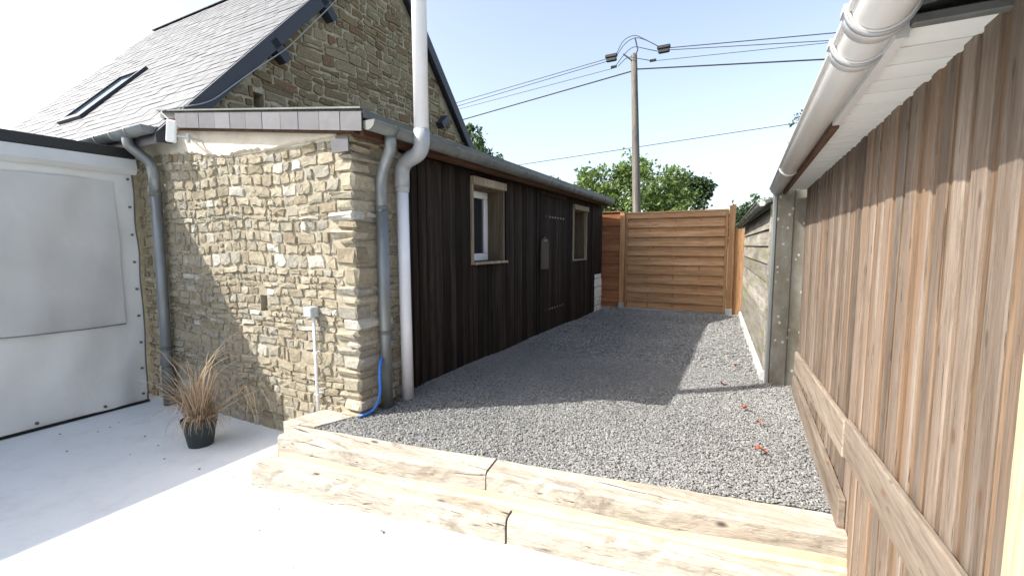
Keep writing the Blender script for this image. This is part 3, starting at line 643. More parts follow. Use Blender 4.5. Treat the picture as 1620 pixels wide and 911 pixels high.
def pipes():
    T = thing('zinc_downpipe', 'slim grey zinc downpipe with swan neck at the stone corner', 'downpipe', (.055, .2, -.03))
    m_ = MB(); m_.tube(sweep_bend([(.212, .13, 1.875), (.212, .135, 1.80), (.06, .19, 1.63), (.058, .2, 1.3)], .09, 8), .038, 16); obj('swan_neck', m_, 'zinc', T, smooth=True)
    m_ = MB(); m_.tube([(.058, .2, 1.42), (.055, .2, .7), (.055, .2, -.03)], .041, 16); obj('pipe', m_, 'zinc', T, smooth=True)
    for z in (1.42, .55):
        m_ = MB(); m_.tube([(.057, .2, z-.012), (.057, .2, z+.012)], .0455, 16); obj('collar', m_, 'old_zinc', T, smooth=False)
    T = thing('white_stack_pipe', 'tall white plastic pipe rising past the gutter beside the stone corner', 'pipe', (.085, .385, -.03))
    U = Vector((.315, .325, 0))
    m_ = MB(); m_.tube([(U.x, U.y, 1.93), (U.x, U.y, 4.6)], .050, 20); obj('upper_pipe', m_, 'pvc', T, smooth=True)
    m_ = MB(); m_.tube(sweep_bend([(U.x, U.y, 1.945), (U.x, U.y, 1.80), (.082, .385, 1.745), (.082, .385, 1.58)], .11, 9), .0535, 20); obj('elbow', m_, 'grey_and_shaded_pvc', T, smooth=True)  # elbow's shade is put into its grey colour; the pipe is white
    m_ = MB(); m_.tube([(.082, .385, 1.6), (.085, .385, .8), (.09, .385, .0)], .043, 20); obj('lower_pipe', m_, 'pvc', T, smooth=True)
    m_ = MB(); m_.tube([(.082, .385, 1.545), (.082, .385, 1.60)], .050, 20); obj('collar', m_, 'grey_and_shaded_pvc', T)
    # pipe on the house corner
    T = thing('grey_downpipe', 'grey zinc downpipe between the tarpaulin and the shaded stones', 'downpipe', (-2.29, -.075, TZ))
    m_ = MB(); m_.tube(sweep_bend([(-2.40, -.20, 2.10), (-2.40, -.20, 2.02), (-2.275, -.085, 1.87), (-2.275, -.08, 1.6)], .08, 8), [.062]+[.052]+[.042]*17, 16) if False else m_.tube(sweep_bend([(-2.40, -.20, 2.10), (-2.40, -.20, 2.02), (-2.275, -.085, 1.87), (-2.275, -.08, 1.6)], .08, 8), .042, 16); obj('swan_neck', m_, 'zinc', T, smooth=True)
    m_ = MB(); m_.tube([(-2.275, -.08, 1.66), (-2.30, -.08, TZ-.005)], .042, 16); obj('pipe', m_, 'zinc', T, smooth=True)
    for z in (1.62, .25):
        m_ = MB(); m_.tube([(-2.278-(.0 if z > 1 else .018), -.08, z-.015), (-2.278-(.0 if z > 1 else .018), -.08, z+.015)], .048, 16); obj('collar', m_, 'old_zinc', T)
    m_ = MB(); m_.tube([(-2.2985, -.08, TZ), (-2.292, -.08, .08)], .047, 16); obj('shoe', m_, 'old_zinc', T, smooth=True)
    # blue hose at the corner
    h = MB(); h.tube(sweep_bend([(.03, .29, .5), (.03, .2, .4), (.085, .10, .33), (.088, .10, .12), (.06, .06, .02), (.012, -.03, .002)], .12, 6), .011, 8)
    tag(obj('blue_hose', h, 'blue', smooth=True), 'bright blue hose behind the zinc downpipe reaching the gravel', 'hose')
    # electric box and conduit
    T = thing('junction_box', 'small grey junction box on a white conduit, sunlit stone wall', 'electric box', (-.39, -.03, -.06))
    m_ = MB(); m_.box(-.435, -.355, -.085, -.015, .665, .735, bev=.006); obj('box', m_, 'box_grey', T)
    m_ = MB(); m_.tube([(-.385, -.04, .668), (-.378, -.042, .3), (-.372, -.045, -.06)], .011, 10); obj('conduit', m_, 'pvc', T, smooth=True)
    for z in (.1, .4): 
        m_ = MB(); m_.box(-.397, -.36, -.05, -.012, z, z+.012); obj('clip', m_, 'pvc', T)
pipes()

# ================================================================== HOUSE
RS = 1.115; RZ = lambda y: 2.275+RS*y; RY, YE = 2.62, -.16; XL, XR = -7.75, -2.02
def house():
    T = thing('house', 'stone gabled house with light grey slate roof and dark barge boards', 'building', (-4.9, 2.6, -.4))
    rnd = random.Random(21); hole = (.755, .865, 2.55, 2.70); xw = -2.12
    ya, yb = .06, 5.18; zt = lambda y: (RZ(y) if y < RY else RZ(2*RY-y))-.12
    mb = MB()
    # mortar core of the gable, in vertical strips so the hole stays open
    Y = sorted(set([ya, hole[0], hole[1], RY, yb]))
    for i in range(len(Y)-1):
        a, b = Y[i], Y[i+1]
        spans = [(-.4, hole[2], None), (hole[3], None, None)] if (a, b) == (hole[0], hole[1]) else [(-.4, None, None)]
        for s0, s1, _ in spans:
            za, zb = (s1, s1) if s1 else (zt(a), zt(b))
            mb.add([(x, y, z) for x in (xw, xw-.4) for y, z in ((a, s0), (b, s0), (b, zb), (a, za))], [(0, 1, 2, 3), (7, 6, 5, 4), (0, 4, 5, 1), (1, 5, 6, 2), (2, 6, 7, 3), (3, 7, 4, 0)])
    mb.box(xw-.35, xw-.2, hole[0]-.05, hole[1]+.05, hole[2]-.05, hole[3]+.05)
    g = obj('gable_wall', mb, 'gable_mortar', T)
    P = lambda u, d, v: (xw+d, u, v+.018*math.sin(1.9*u+2.7*v)+.012*math.sin(5.3*u+v)); pieces = []
    for c in rubble_cells(ya, yb, 2.0, 5.3, (.06, .13), (.12, .30), rnd, .3):
        zc = zt((c[0]+c[1])/2)-.01; lo = min(zt(c[0]), zt(c[1]))
        if c[3] > lo+.06 and c[2] > lo-.05: continue
        if c[0] < hole[1] and c[1] > hole[0] and c[2] < hole[3] and c[3] > hole[2]:
            for cc in ((c[0], hole[0], c[2], c[3]), (hole[1], c[1], c[2], c[3])):
                if cc[1]-cc[0] > .04: m_ = MB(); stone_piece(m_, cc, P, rnd, .013, .02); pieces.append((m_, 1))
            continue
        vis = 1 if (c[3] > 2.25 and c[2] < 4.75) else .01
        m_ = MB(); stone_piece(m_, c, P, rnd, .009, .016, .022); pieces.append((m_, vis*(c[1]-c[0])*(c[3]-c[2])*20/(2.5+c[0])))
    pieces = [p for p in pieces if p[0].v]; pieces.sort(key=lambda p: -p[1]); rest = MB()
    for i, (m_, _) in enumerate(pieces):
        if i < 300: obj('stone', m_, 'gable_stone', g)
        else: rest.add(m_.v, m_.f, m_.t[0])
    if rest.v: obj('small_stones', rest, 'gable_stone', g, kind='stuff')
    m_ = MB(); plate(m_, 'y', .06, .4, [XL+.15, -2.53], [-.4, 2.2], []); obj('front_wall', m_, 'mortar', T)
    m_ = MB(); m_.box(XL+.15, XL+.55, .47, yb, -.4, 2.2); m_.box(XL+.56, -2.53, yb-.4, yb, -.4, 2.2)
    obj('rear_wall', m_, 'mortar', T)
    m_ = MB(); m_.add([(XL+.2, .1, 2.2), (XL+.2, 5.14, 2.2), (XL+.2, RY, RZ(RY)-.13), (XL+.5, .1, 2.2), (XL+.5, 5.14, 2.2), (XL+.5, RY, RZ(RY)-.13)], [(0, 2, 1), (3, 4, 5), (0, 1, 4, 3), (1, 2, 5, 4), (2, 0, 3, 5)]); obj('far_gable', m_, 'gable_mortar', T)
    # roof deck (front + back)
    L = lambda x, y, z: (x, y, z); m_ = MB()
    for s in (0, 1):
        f_ = (lambda y: y) if s == 0 else (lambda y: 2*RY-y)
        q = [(YE, RZ(YE)-.09), (RY, RZ(RY)-.09), (RY, RZ(RY)-.012), (YE, RZ(YE)-.012)]
        m_.add([(x, f_(y), z) for x in (XL, XR+.0) for y, z in q], [(0, 1, 2, 3), (7, 6, 5, 4), (0, 4, 5, 1), (1, 5, 6, 2), (2, 6, 7, 3), (3, 7, 4, 0)])
    roof = fixnormals(obj('roof', m_, 'anthracite', T))
    # wide stack added on the ridge, out of view, sized to shade the gate
    m_ = MB(); m_.box(-3.7, -2.3, 2.63, 3.0, RZ(RY)-.45, 7.12, bev=.012); ch = obj('added_shade_stack', m_, 'gable_mortar', roof)
    m_ = MB(); m_.box(-3.74, -2.26, 2.59, 3.04, 7.122, 7.2, bev=.012); obj('added_shade_stack_cap', m_, 'old_zinc', roof)
    # slates
    th = math.atan(RS); ex = .118; sw = .205; dl = Vector((0, math.cos(th), math.sin(th))); nn = Vector((0, -math.sin(th), math.cos(th)))
    n_rows = int((RY-YE)/math.cos(th)/ex); ncol = int((XR-XL)/sw)+2; lst = []
    sk = (-5.80, -4.55, .30, 1.18)
    for r in range(n_rows):
        for c in range(ncol):
            x = XR-.005-(c+.5)*sw+(sw/2 if r % 2 else 0); x0, x1 = max(XL, x-sw/2+.0015), min(XR, x+sw/2-.0015)
            if x1-x0 < .03: continue
            p = Vector(((x0+x1)/2, YE, RZ(YE)))+dl*(r*ex)
            lst.append((p, x1-x0))
    base = MB(); base.box(-.5, .5, 0, ex*1.12, -.004, .005)
    smesh = bpy.data.meshes.new('slate'); smesh.from_pydata(base.v, [], base.f); A = smesh.attributes.new('tint', 'FLOAT', 'POINT'); A.data.foreach_set('value', [.0]*8); smesh.materials.append(M['slate'])
    lst.sort(key=lambda q: (q[0]-Vector(CAM)).length if q[0].z < 4.75 else 99)
    rest = MB(); lc = _mats_loc[roof.name]
    for i, (p, wd) in enumerate(lst):
        jr = rnd.uniform(-.004, .004); tilt = th-.03+rnd.uniform(-.006, .006); hgt = .006+rnd.uniform(0, .004)
        pp = p+nn*hgt+dl*rnd.uniform(-.003, .003)
        if i < 300:
            o = bpy.data.objects.new('slate', smesh); COL.objects.link(o); o.parent = roof; o.location = pp-lc; o.rotation_euler = (tilt, jr, jr*.5); o.scale = (wd, 1, 1)
        else:
            mt = Matrix.Translation(pp) @ Matrix.Rotation(tilt, 4, 'X'); rest.add([mt @ Vector((v[0]*wd, v[1], v[2])) for v in base.v], base.f, rnd.random())
    obj('upper_slates', rest, 'slate', roof, kind='stuff')
    m_ = MB(); m_.box(XL, XR+.01, RY-.05, RY+.05, RZ(RY)+.004, RZ(RY)+.016); obj('ridge_cap', m_, 'anthracite', roof)
    m_ = MB(); q0 = 2*RY-YE
    m_.add([(XL, RY, RZ(RY)), (XR, RY, RZ(RY)), (XR, q0, RZ(YE)), (XL, q0, RZ(YE))], [(0, 1, 2, 3)]); obj('rear_slates', m_, 'slate', roof)
    # barge boards
    for s in (0, 1):
        f_ = (lambda y: y) if s == 0 else (lambda y: 2*RY-y)
        q = [(YE-.02, RZ(YE-.02)-.06), (YE+.10, RZ(YE+.10)-.19), (RY, RZ(RY)-.19), (RY, RZ(RY)+.01), (YE-.02, RZ(YE-.02)+.01)]
        m_ = MB(); m_.add([(x, f_(y), z) for x in (XR+.002, XR+.03) for y, z in q], [(0, 1, 2, 3, 4), (9, 8, 7, 6, 5)]+[(a, a+5, (a+1) % 5+5, (a+1) % 5) for a in range(5)])
        fixnormals(obj('barge_board', m_, 'anthracite', roof))
    for (px, py) in ((436, 72), (514, 8), (706, 190)):
        p = at(px, py, 'x', XR+.0); m_ = MB(); m_.box(-.06, .06, -.05, .05, -.17, .06, bev=.004); mm = Matrix.Translation((XR-.03, p.y, p.z)) @ Matrix.Rotation(th if p.y < RY else -th, 4, 'X')
        m_.v = [tuple(mm @ Vector(v)) for v in m_.v]; obj('purlin_end', m_, 'anthracite', roof)
    # roof window, hung slightly proud
    c = [Vector((x, y, RZ(y))) for x, y in ((-5.30, .34), (-4.68, .34), (-4.68, 1.06), (-5.30, 1.06))]
    def ring(i, h): 
        ctr = sum(c, Vector())/4
        return [p+(ctr-p).normalized()*i+nn*h for p in c]
    m_ = MB(); o0, o1, i1, i0 = ring(0, 0), ring(0, .05), ring(.10, .05), ring(.10, .02)
    m_.add(o0+o1+i1+i0, [(k+a*4, (k+1) % 4+a*4, (k+1) % 4+a*4+4, k+a*4+4) for a in range(3) for k in range(4)])
    win = fixnormals(obj('roof_window', m_, 'anthracite', roof))
    gl = MB(); gl.add(ring(.09, .026)+ring(.09, .03), [(3, 2, 1, 0), (4, 5, 6, 7)]); obj('pane', gl, 'skyglass', win)
    return T
def skyglass():
    m, t, b = new_mat('roof_window_glass'); b.inputs['Base Color'].default_value = (.10, .13, .16, 1); b.inputs['Roughness'].default_value = .02
    b.inputs['Specular IOR Level'].default_value = 1.; b.inputs['Metallic'].default_value = .35; return m
M['skyglass'] = skyglass()
house()
gutter_thing('roof_gutter', 'half-round zinc gutter under the slate roof above the tarpaulin', (-2.03, YE-.05, 2.135), (XL, YE-.05, 2.10), .062, 'zinc', [.045, .09, .14, .3, .5])

def antenna():
    T = thing('wifi_antenna', 'white upright antenna panel on a bracket below the slate verge', 'antenna', (-1.72, -.19, 1.97))
    mm = Matrix.Translation((-1.735, -.19, 2.06)) @ Matrix.Rotation(R(12), 4, 'Y') @ Matrix.Rotation(R(40), 4, 'Z')
    m_ = MB(); m_.box(-.034, .034, -.016, .016, -.085, .085, bev=.008); m_.v = [tuple(mm @ Vector(v)) for v in m_.v]; obj('panel', m_, 'white_paint', T)
    m_ = MB(); m_.tube([(-1.73, -.18, 2.03), (-1.66, -.11, 2.02), (-1.63, -.01, 2.0)], .009, 8); m_.tube([(-1.66, -.11, 2.05), (-1.66, -.11, 1.98)], .014, 10); obj('bracket', m_, 'galv_strap', T)
    pts = [Vector((-1.75, -.185, 2.14)), Vector((-1.86, -.17, 2.20)), Vector((-1.97, -.15, 2.255))]
    for px, py in ((330, 163), (400, 112), (452, 78), (512, 20), (560, -30)):
        p = at(px, py, 'x', -2.0); pts.append(p+Vector((.02, 0, 0)))
    c = MB(); c.tube(sweep_bend(pts, .12, 5), .006, 6); tag(obj('antenna_cable', c, 'wire_grey', smooth=True), 'thin grey cable slung across the stone gable', 'cable')
antenna()

# ================================================================== TARPAULIN SCREEN
def tarp():
    T = thing('tarpaulin_screen', 'white tarpaulin side screen with grey flap, hung under a dark flat roof', 'awning', (-2.56, -3, TZ))
    y0, y1, zb, zt_ = -6.2, -.125, TZ+.022, 1.80; X = -2.56; ny, nz = 150, 46; rnd = random.Random(2)
    def disp(y, z):
        k = .006*math.sin(y*7+z*1.3)+.004*math.sin(y*17-z*4)+.01*math.sin(z*2.1+y*.6)
        e = math.exp(-(z-zb)/.12)*.012*math.sin(y*11)
        diag = .009*math.sin((y*1.1+z*2.2)*6)*math.exp(-((z-1.1)/.5)**2)+.007*math.sin((y*1.6-z*.9)*9)*math.exp(-((z-.2)/.35)**2)
        return k+e+diag
    vs = []
    for i in range(ny+1):
        for j in range(nz+1):
            z = zb+(zt_-zb)*j/nz; y = y0+(y1-y0)*(i/ny)
            if i == ny: y += .003*math.sin((z-zb)/(zt_-zb)*math.pi*7)
            vs.append((X+disp(y, z), y, z))
    m_ = MB(); m_.add(vs, [(i*(nz+1)+j, (i+1)*(nz+1)+j, (i+1)*(nz+1)+j+1, i*(nz+1)+j+1) for i in range(ny) for j in range(nz)]); obj('sheet', m_, 'tarp', T, smooth=True)
    # grey flap over the window of the screen
    fy0, fy1, fz0, fz1 = -6., -.265, .495, 1.72; ny, nz = 120, 30; vs = []
    for i in range(ny+1):
        for j in range(nz+1):
            z = fz0+(fz1-fz0)*j/nz; y = fy0+(fy1-fy0)*i/ny; lift = .012+.014*(1-j/nz)**2+.008*math.sin(y*5+z*3)+.006*math.sin(y*9-z*7)
            vs.append((X+disp(y, z)+max(.004, lift), y, z+.012*math.sin(y*3)*(1-j/nz)))
    m_ = MB(); m_.add(vs, [(i*(nz+1)+j, (i+1)*(nz+1)+j, (i+1)*(nz+1)+j+1, i*(nz+1)+j+1) for i in range(ny) for j in range(nz)]); obj('flap', m_, 'flap', T, smooth=True)
    m_ = MB(); m_.tube([(X+.034+disp(y, .5), y, .493+.012*math.sin(y*3)) for y in np.linspace(fy0, fy1, 60)], .005, 6); obj('flap_hem', m_, 'zinc', T, smooth=True)
    m_ = MB(); m_.tube([(X, y0, TZ+.012), (X, y1, TZ+.012)], .013, 8); obj('dark_gap_line', m_, 'black', T, smooth=True)  # black tube stands in for the dark gap under the sheet
    m_ = MB(); m_.tube([(X+.002+disp(y1, z), y1+.003*math.sin((z-zb)/(zt_-zb)*math.pi*7), z) for z in np.linspace(zb, zt_, 40)], .006, 6); obj('edge_rope', m_, 'old_zinc', T, smooth=True)
    for z in np.linspace(zb+.06, zt_-.05, 9):
        m_ = MB(); m_.tube([(X-.004+disp(y1-.03, z), y1-.035, z), (X+.012+disp(y1-.03, z), y1-.035, z)], .011, 10); obj('grommet', m_, 'old_zinc', T)
    for y in np.arange(-.45, -3, -.42):
        m_ = MB(); m_.tube([(X-.006+disp(y, zb+.035), y, zb+.035), (X+.014+disp(y, zb+.035), y, zb+.035)], .012, 10); obj('grommet', m_, 'old_zinc', T)
    # boxed fascia with a sloping front, flat roof and posts behind
    m_ = MB(); pr = [(X-.06, 1.80), (X+.02, 1.79), (X+.055, 1.83), (X+.03, 1.925), (X-.06, 1.925)]
    n = len(pr); m_.add([(x, y, z) for y in (-6.3, -.10) for x, z in pr], [tuple(range(n)), tuple(reversed(range(n, 2*n)))]+[(q, (q+1) % n, n+(q+1) % n, n+q) for q in range(n)]); fixnormals(obj('fascia', m_, 'tarp', T))
    m_ = MB(); m_.box(-6.4, X+.035, -6.32, -.10, 1.928, 2.015, bev=.006); obj('flat_roof', m_, 'black', T)
    for y in (-6.1, -3.2, -.3):
        m_ = MB(); m_.box(-6.3, -6.2, y-.05, y+.05, TZ-.002, 1.928); obj('post', m_, 'anthracite', T)
        m_ = MB(); m_.box(X-.14, X-.07, y-.04, y+.04, TZ-.002, 1.928); obj('post', m_, 'anthracite', T)
tarp()

# ================================================================== POTTED GRASS
def pot():
    c = Vector((-1.15, -.43, TZ)); T = thing('potted_grass', 'dark plastic pot of tall dry straw-coloured grass on the terrace', 'potted plant', c)
    m_ = MB(); m_.lathe(c, [(.001, .0), (.078, .0), (.105, .155), (.109, .157), (.116, .198), (.111, .198), (.10, .16), (.001, .16)], 28); obj('pot', m_, 'pot', T, smooth=False)
    m_ = MB(); m_.lathe(c, [(.101, .168), (.06, .176), (.001, .18)], 20); obj('soil', m_, 'soil', T)
    rnd = random.Random(8); g = MB()
    rt = Vector((_r.x, _r.y, 0)).normalized(); bk = Vector((-rt.y, rt.x, 0))
    def blade(p, d, up, L, droop, wd, seg=8, kink=None, tint=None):
        pts = []; pos = Vector(p); ang = up; s = L/seg; hd = d.normalized()
        for i in range(seg+1):
            pts.append(pos.copy()); ang -= droop/seg*(.4+1.2*i/seg)
            if kink and i == kink[0]: ang -= kink[1]
            pos = pos+(hd*math.cos(ang)+Vector((0, 0, 1))*math.sin(ang))*s
            pos = pos+Vector((rnd.gauss(0, .003), rnd.gauss(0, .003), 0))
            if pos.z < TZ+.012: pos.z = TZ+.012
            if pos.y > -.06: pos.y = -.06
        side = hd.cross(Vector((0, 0, 1))).normalized(); side = (side+hd*rnd.uniform(-.6, .6)).normalized(); vs = []; n = len(pts)
        for i, q in enumerate(pts):
            w_ = wd*(1-.85*(i/(n-1))**1.5); vs += [q-side*w_, q+side*w_+Vector((0, 0, .001))]
        g.add(vs, [(2*i, 2*i+1, 2*i+3, 2*i+2) for i in range(n-1)], rnd.random() if tint is None else tint)
    for i in range(300):
        a = rnd.uniform(0, 6.28); r = rnd.uniform(0, .075); p = c+Vector((math.cos(a)*r, math.sin(a)*r, .172)); d = Vector((math.cos(a+rnd.gauss(0, .5)), math.sin(a+rnd.gauss(0, .5)), 0))
        blade(p, d, rnd.uniform(1.2, 1.57), rnd.uniform(.18, .50), rnd.uniform(.1, 1.3), rnd.uniform(.002, .0042), 8, (rnd.randint(3, 6), rnd.uniform(.6, 2.2)) if rnd.random() < .3 else None)
    for i in range(70):     # short hanging skirt on the right of the rim
        a = rnd.gauss(-.3, .7); d = (rt*math.cos(a)+bk*math.sin(a)); p = c+d*.07+Vector((0, 0, .175))
        blade(p, d, rnd.uniform(.9, 1.4), rnd.uniform(.2, .34), rnd.uniform(2.4, 3.6), rnd.uniform(.002, .004), 9)
    for k, (s, L, up, dr) in enumerate(((.35, .78, 1.5, 1.5), (.25, .70, 1.52, 1.2), (.5, .86, 1.40, 1.0), (.55, .78, 1.40, 1.1), (-.3, .62, 1.5, .7), (.1, .66, 1.5, 1.0), (.6, .66, 1.45, 1.4), (-.15, .58, 1.55, .8), (.5, .72, 1.5, 1.5), (-.5, .52, 1.5, .8), (.2, .6, 1.5, .6), (-.1, .55, 1.5, .5), (.3, .62, 1.5, .8), (0, .5, 1.5, .4))):
        d = rt*s-bk*.1; blade(c+Vector((rnd.uniform(-.05, .05), rnd.uniform(-.05, .05), .172)), d, up, L, dr, .005, 14, tint=.95)
    for k in range(9):      # broken stems leaning out to the right, tips hanging
        d = rt+bk*rnd.uniform(-.15, .12); blade(c+rt*.05+Vector((0, 0, .175)), d, rnd.uniform(.62, .9), rnd.uniform(.58, .76), rnd.uniform(.3, .7), .0058, 14, (rnd.randint(9, 10), rnd.uniform(1.2, 2.0)), tint=1.)
    for k in range(4):
        d = -rt+bk*rnd.uniform(-.2, .3); blade(c-rt*.05+Vector((0, 0, .175)), d, rnd.uniform(.8, 1.1), rnd.uniform(.24, .3), rnd.uniform(.8, 1.6), .003, 10, tint=.6)
    o = obj('grass_blades', g, 'straw', T, kind='stuff')
pot()

# ================================================================== GATE
def gate():
    Y = 6.17; H = 1.765; T = thing('wooden_gate', 'orange slatted pine gate panel closing the gravel yard', 'gate', (1.24, Y, 0)); x0, x1 = .345, 2.05
    rnd = random.Random(6)
    for a, b in ((x0, x0+.045), (x1-.045, x1)):
        m_ = MB(); m_.box(a, b, Y-.028, Y+.028, .02, H-.035, bev=.004); obj('frame_stile', m_, 'gate_post', T)
    m_ = MB(); m_.box(x0+.0, x1, Y-.034, Y+.034, H-.034, H-.004, bev=.004); obj('top_rail', m_, 'gate_wood', T)
    m_ = MB(); m_.box(x0+.046, x1-.046, Y-.026, Y+.026, .02, .06, bev=.004); obj('bottom_rail', m_, 'gate_wood', T)
    n = 10; pitch = (H-.035-.062)/n
    for i in range(n):
        z = .062+i*pitch
        m_ = MB(); m_.box(x0+.046, x1-.046, Y+.008, Y+.020, z-.006, z+pitch*.5+.004, bev=.002); obj('slat', m_, 'gate_wood', T)
        m_ = MB(); m_.box(x0+.046, x1-.046, Y-.027, Y-.013, z+pitch*.5, z+pitch+.002 if i < n-1 else z+pitch-.002, bev=.003); obj('slat', m_, 'gate_wood', T)
    for k in (.25, .5, .75):
        x = x0+(x1-x0)*k; m_ = MB(); m_.box(x-.014, x+.014, Y-.0125, Y+.0075, .062, H-.036); obj('batten', m_, 'gate_post', T)
    def post(x, w_, h, label, y=Y):
        P = thing('gate_post', label, 'post', (x, y, 0)); m_ = MB(); m_.box(x-w_/2, x+w_/2, y-.045, y+.045, .06, h, bev=.005); obj('shaft', m_, 'gate_post', P)
        m_ = MB(); m_.box(x-w_/2-.004, x+w_/2+.004, y-.05, y+.05, -.03, .10, bev=.003); obj('metal_shoe', m_, 'galv_strap', P)
        m_ = MB(); m_.box(x-w_/2-.006, x+w_/2+.006, y-.051, y+.051, h, h+.012, bev=.003); obj('cap', m_, 'gate_post', P)
    post(.295, .09, 1.765, 'square pine gate post beside the narrow reddish panel'); post(2.105, .09, 1.80, 'square pine gate post beside the pale filler board')
    m_ = MB(); m_.box(2.152, 2.325, Y+.0, Y+.03, -.02, 1.43, bev=.004); tag(obj('filler_board', m_, 'gate_post'), 'pale pine filler board between gate post and grey shed', 'board')
    T = thing('fence_panel', 'narrow reddish slatted panel between black boards and gate post', 'fence', (.1, Y, 0)); z = 0.
    for i in range(15):
        h = 1.765/15; yy = -.012 if i % 2 else .004; m_ = MB(); m_.box(-.11, .247, Y+yy-.008, Y+yy+.008, z-.004, z+h+.004, bev=.003); obj('slat', m_, 'red_wood', T); z += h
    m_ = MB(); m_.box(-.11, .247, Y-.028, Y+.028, 1.772, 1.79, bev=.003); obj('cap_rail', m_, 'red_wood', T)
gate()

# ================================================================== BARN (right)
BX = 2.72; BZ = 1.588
def barn():
    T = thing('barn', 'weathered grey vertical-board barn wall with white boarded soffit', 'building', (3.6, .3, -.4)); rnd = random.Random(12); y = -1.30
    mb = MB(); mb.box(BX+.028, BX+.1, -1.30, 2.02, -.4, BZ+.022); obj('wall_lining', mb, 'interior', T)
    pat = [.105, .085, .1, .075, .11, .09]; i = 0
    while y < 1.93:
        bw = rnd.uniform(.06, .092); sw = rnd.uniform(.026, .042); xo = rnd.uniform(-.003, .003); zl = TZ-.01 if y < .05 else -.04
        if y+bw > 1.96: bw = 1.96-y
        m_ = MB(); lean = rnd.uniform(-.003, .003)
        m_.box(BX-.006+xo, BX+.014+xo, y+.001, y+bw-.001, zl, BZ+.02, bev=.0025, jit=.0012); obj('board', m_, 'barn_wood', T)
        y += bw
        if y < 1.9:
            m_ = MB(); m_.box(BX+.0005, BX+.026, y, y+sw, zl, BZ+.02); obj('recessed_strip', m_, 'barn_strip', T); y += sw
    # soffit boards, fascia and roof
    y = -1.0; 
    m_ = MB(); m_.box(2.578, BX+.05, -1.01, -.985, BZ-.004, BZ+.016, bev=.003); obj('soffit_trim', m_, 'old_zinc', T)
    ys = list(np.arange(-.984, 1.98, .115))
    for k in range(len(ys)):
        a = ys[k]; b = min(a+.115, 1.99); m_ = MB(); m_.box(2.58, BX+.026, a+.004, b-.004, BZ+.001, BZ+.0055, bev=.0012); obj('soffit_board', m_, 'soffit', T)
    m_ = MB(); m_.box(2.58, BX+.026, -.984, 1.99, BZ+.006, BZ+.02); obj('soffit_backing', m_, 'interior', T)
    m_ = MB(); m_.box(2.556, 2.577, -.99, -.25, BZ-.02, BZ+.022); obj('fascia', m_, 'gut_pvc', T)
    m_ = MB(); m_.box(2.556, 2.577, -.248, 2.02, BZ-.028, BZ+.022); obj('bare_fascia', m_, 'eave_wood', T)
    m_ = MB(); sl_ = .14; m_.add([(x, y_, BZ+.024+(x-2.53)*sl_+dz) for x in (2.53, 5.2) for y_ in (-1.0, 2.04) for dz in (0, .018)], [(0, 1, 3, 2), (4, 6, 7, 5), (0, 4, 5, 1), (2, 3, 7, 6), (0, 2, 6, 4), (1, 5, 7, 3)]); obj('roof', m_, 'old_zinc', T)
    m_ = MB(); m_.box(2.85, 5.1, 1.92, 2.02, -.4, BZ+.06); m_.box(5.0, 5.1, -1.3, 1.92, -.4, BZ+.3); m_.box(2.83, 5.0, -1.3, -1.2, -.4, BZ+.04); obj('outer_wall', m_, 'barn_wood', T)
    # the next bay's roof starts just past the soffit end
    m_ = MB(); m_.add([(x, y_, BZ+.072+(x-2.575)*.14+dz) for x in (2.535, 3.6) for y_ in (-3.2, -.995) for dz in (0, .08)], [(0, 1, 3, 2), (4, 6, 7, 5), (0, 4, 5, 1), (2, 3, 7, 6), (0, 2, 6, 4), (1, 5, 7, 3)]); obj('next_bay_roof', m_, 'anthracite', T)
    m_ = MB(); m_.box(BX+.03, BX+.1, -3.2, -1.34, -.4, BZ+.08); obj('next_bay_wall', m_, 'barn_wood', T)
barn()
gutter_thing('barn_gutter', 'large cream half-round plastic gutter under the barn eave', (2.52, 2.12, 1.618), (2.52, -3.1, 1.618), .050, 'gut_pvc', [.22], strap=.03, cap=(True, True))
def gutter_bits():
    for yy, lab in ((-.86, 'grey gutter union clamped round the barn gutter beside the soffit trim'), (-1.03, 'grey gutter union clamped round the barn gutter beyond the soffit end')):
        T = thing('gutter_union', lab, 'gutter bracket', (2.52, yy, 1.56))
        m_ = MB(); m_.halfpipe((2.52, yy+.03, 1.62), (2.52, yy-.03, 1.62), .0575, .006, lip=False); fixnormals(obj('sleeve', m_, 'gut_pvc', T, smooth=True))
        m_ = MB(); m_.halfpipe((2.52, yy-.012, 1.62), (2.52, yy-.03, 1.62), .0605, .0025, lip=False); fixnormals(obj('seal_band', m_, 'grey_and_shaded_pvc', T, smooth=True))
        m_ = MB(); m_.box(2.458, 2.472, yy-.02, yy+.02, 1.615, 1.632, bev=.002); obj('clip', m_, 'galv_strap', T)
gutter_bits()
def rails():
    # long sloping rail and low edging plank against the barn wall
    for k, (ya, yb, zo, lab) in enumerate(((.0, 1.93, 0, 'pale sloping rail plank on the barn wall, the piece beside the metal sheet'), (-1.5, .0, .012, 'pale sloping rail plank on the barn wall above the step ends'))):
        zc = lambda y: .255+(1.8-y)*.063+zo; m_ = MB()
        b = MB(); b.box(2.688+.004*k, BX-.007, ya, yb, -.078, .078, bev=.005); b.v = [(x, y, z+zc(y)) for x, y, z in b.v]
        o = obj('rail_plank', b, 'rail_wood'); tag(o, lab, 'plank', 'rail planks on the barn wall')
    b = MB(); b.box(2.684, 2.7125, -.02, 1.95, -.06, .125, bev=.004); tag(obj('edging_plank', b, 'rail_wood'), 'low edging plank on the gravel along the barn foot', 'plank')
    b = MB(); b.box(2.684, 2.7145, -1.33, -1.236, TZ, 1.57, bev=.004); tag(obj('timber_post', b, 'new_wood'), 'fresh yellow timber post in front of the barn boards', 'post')
rails()

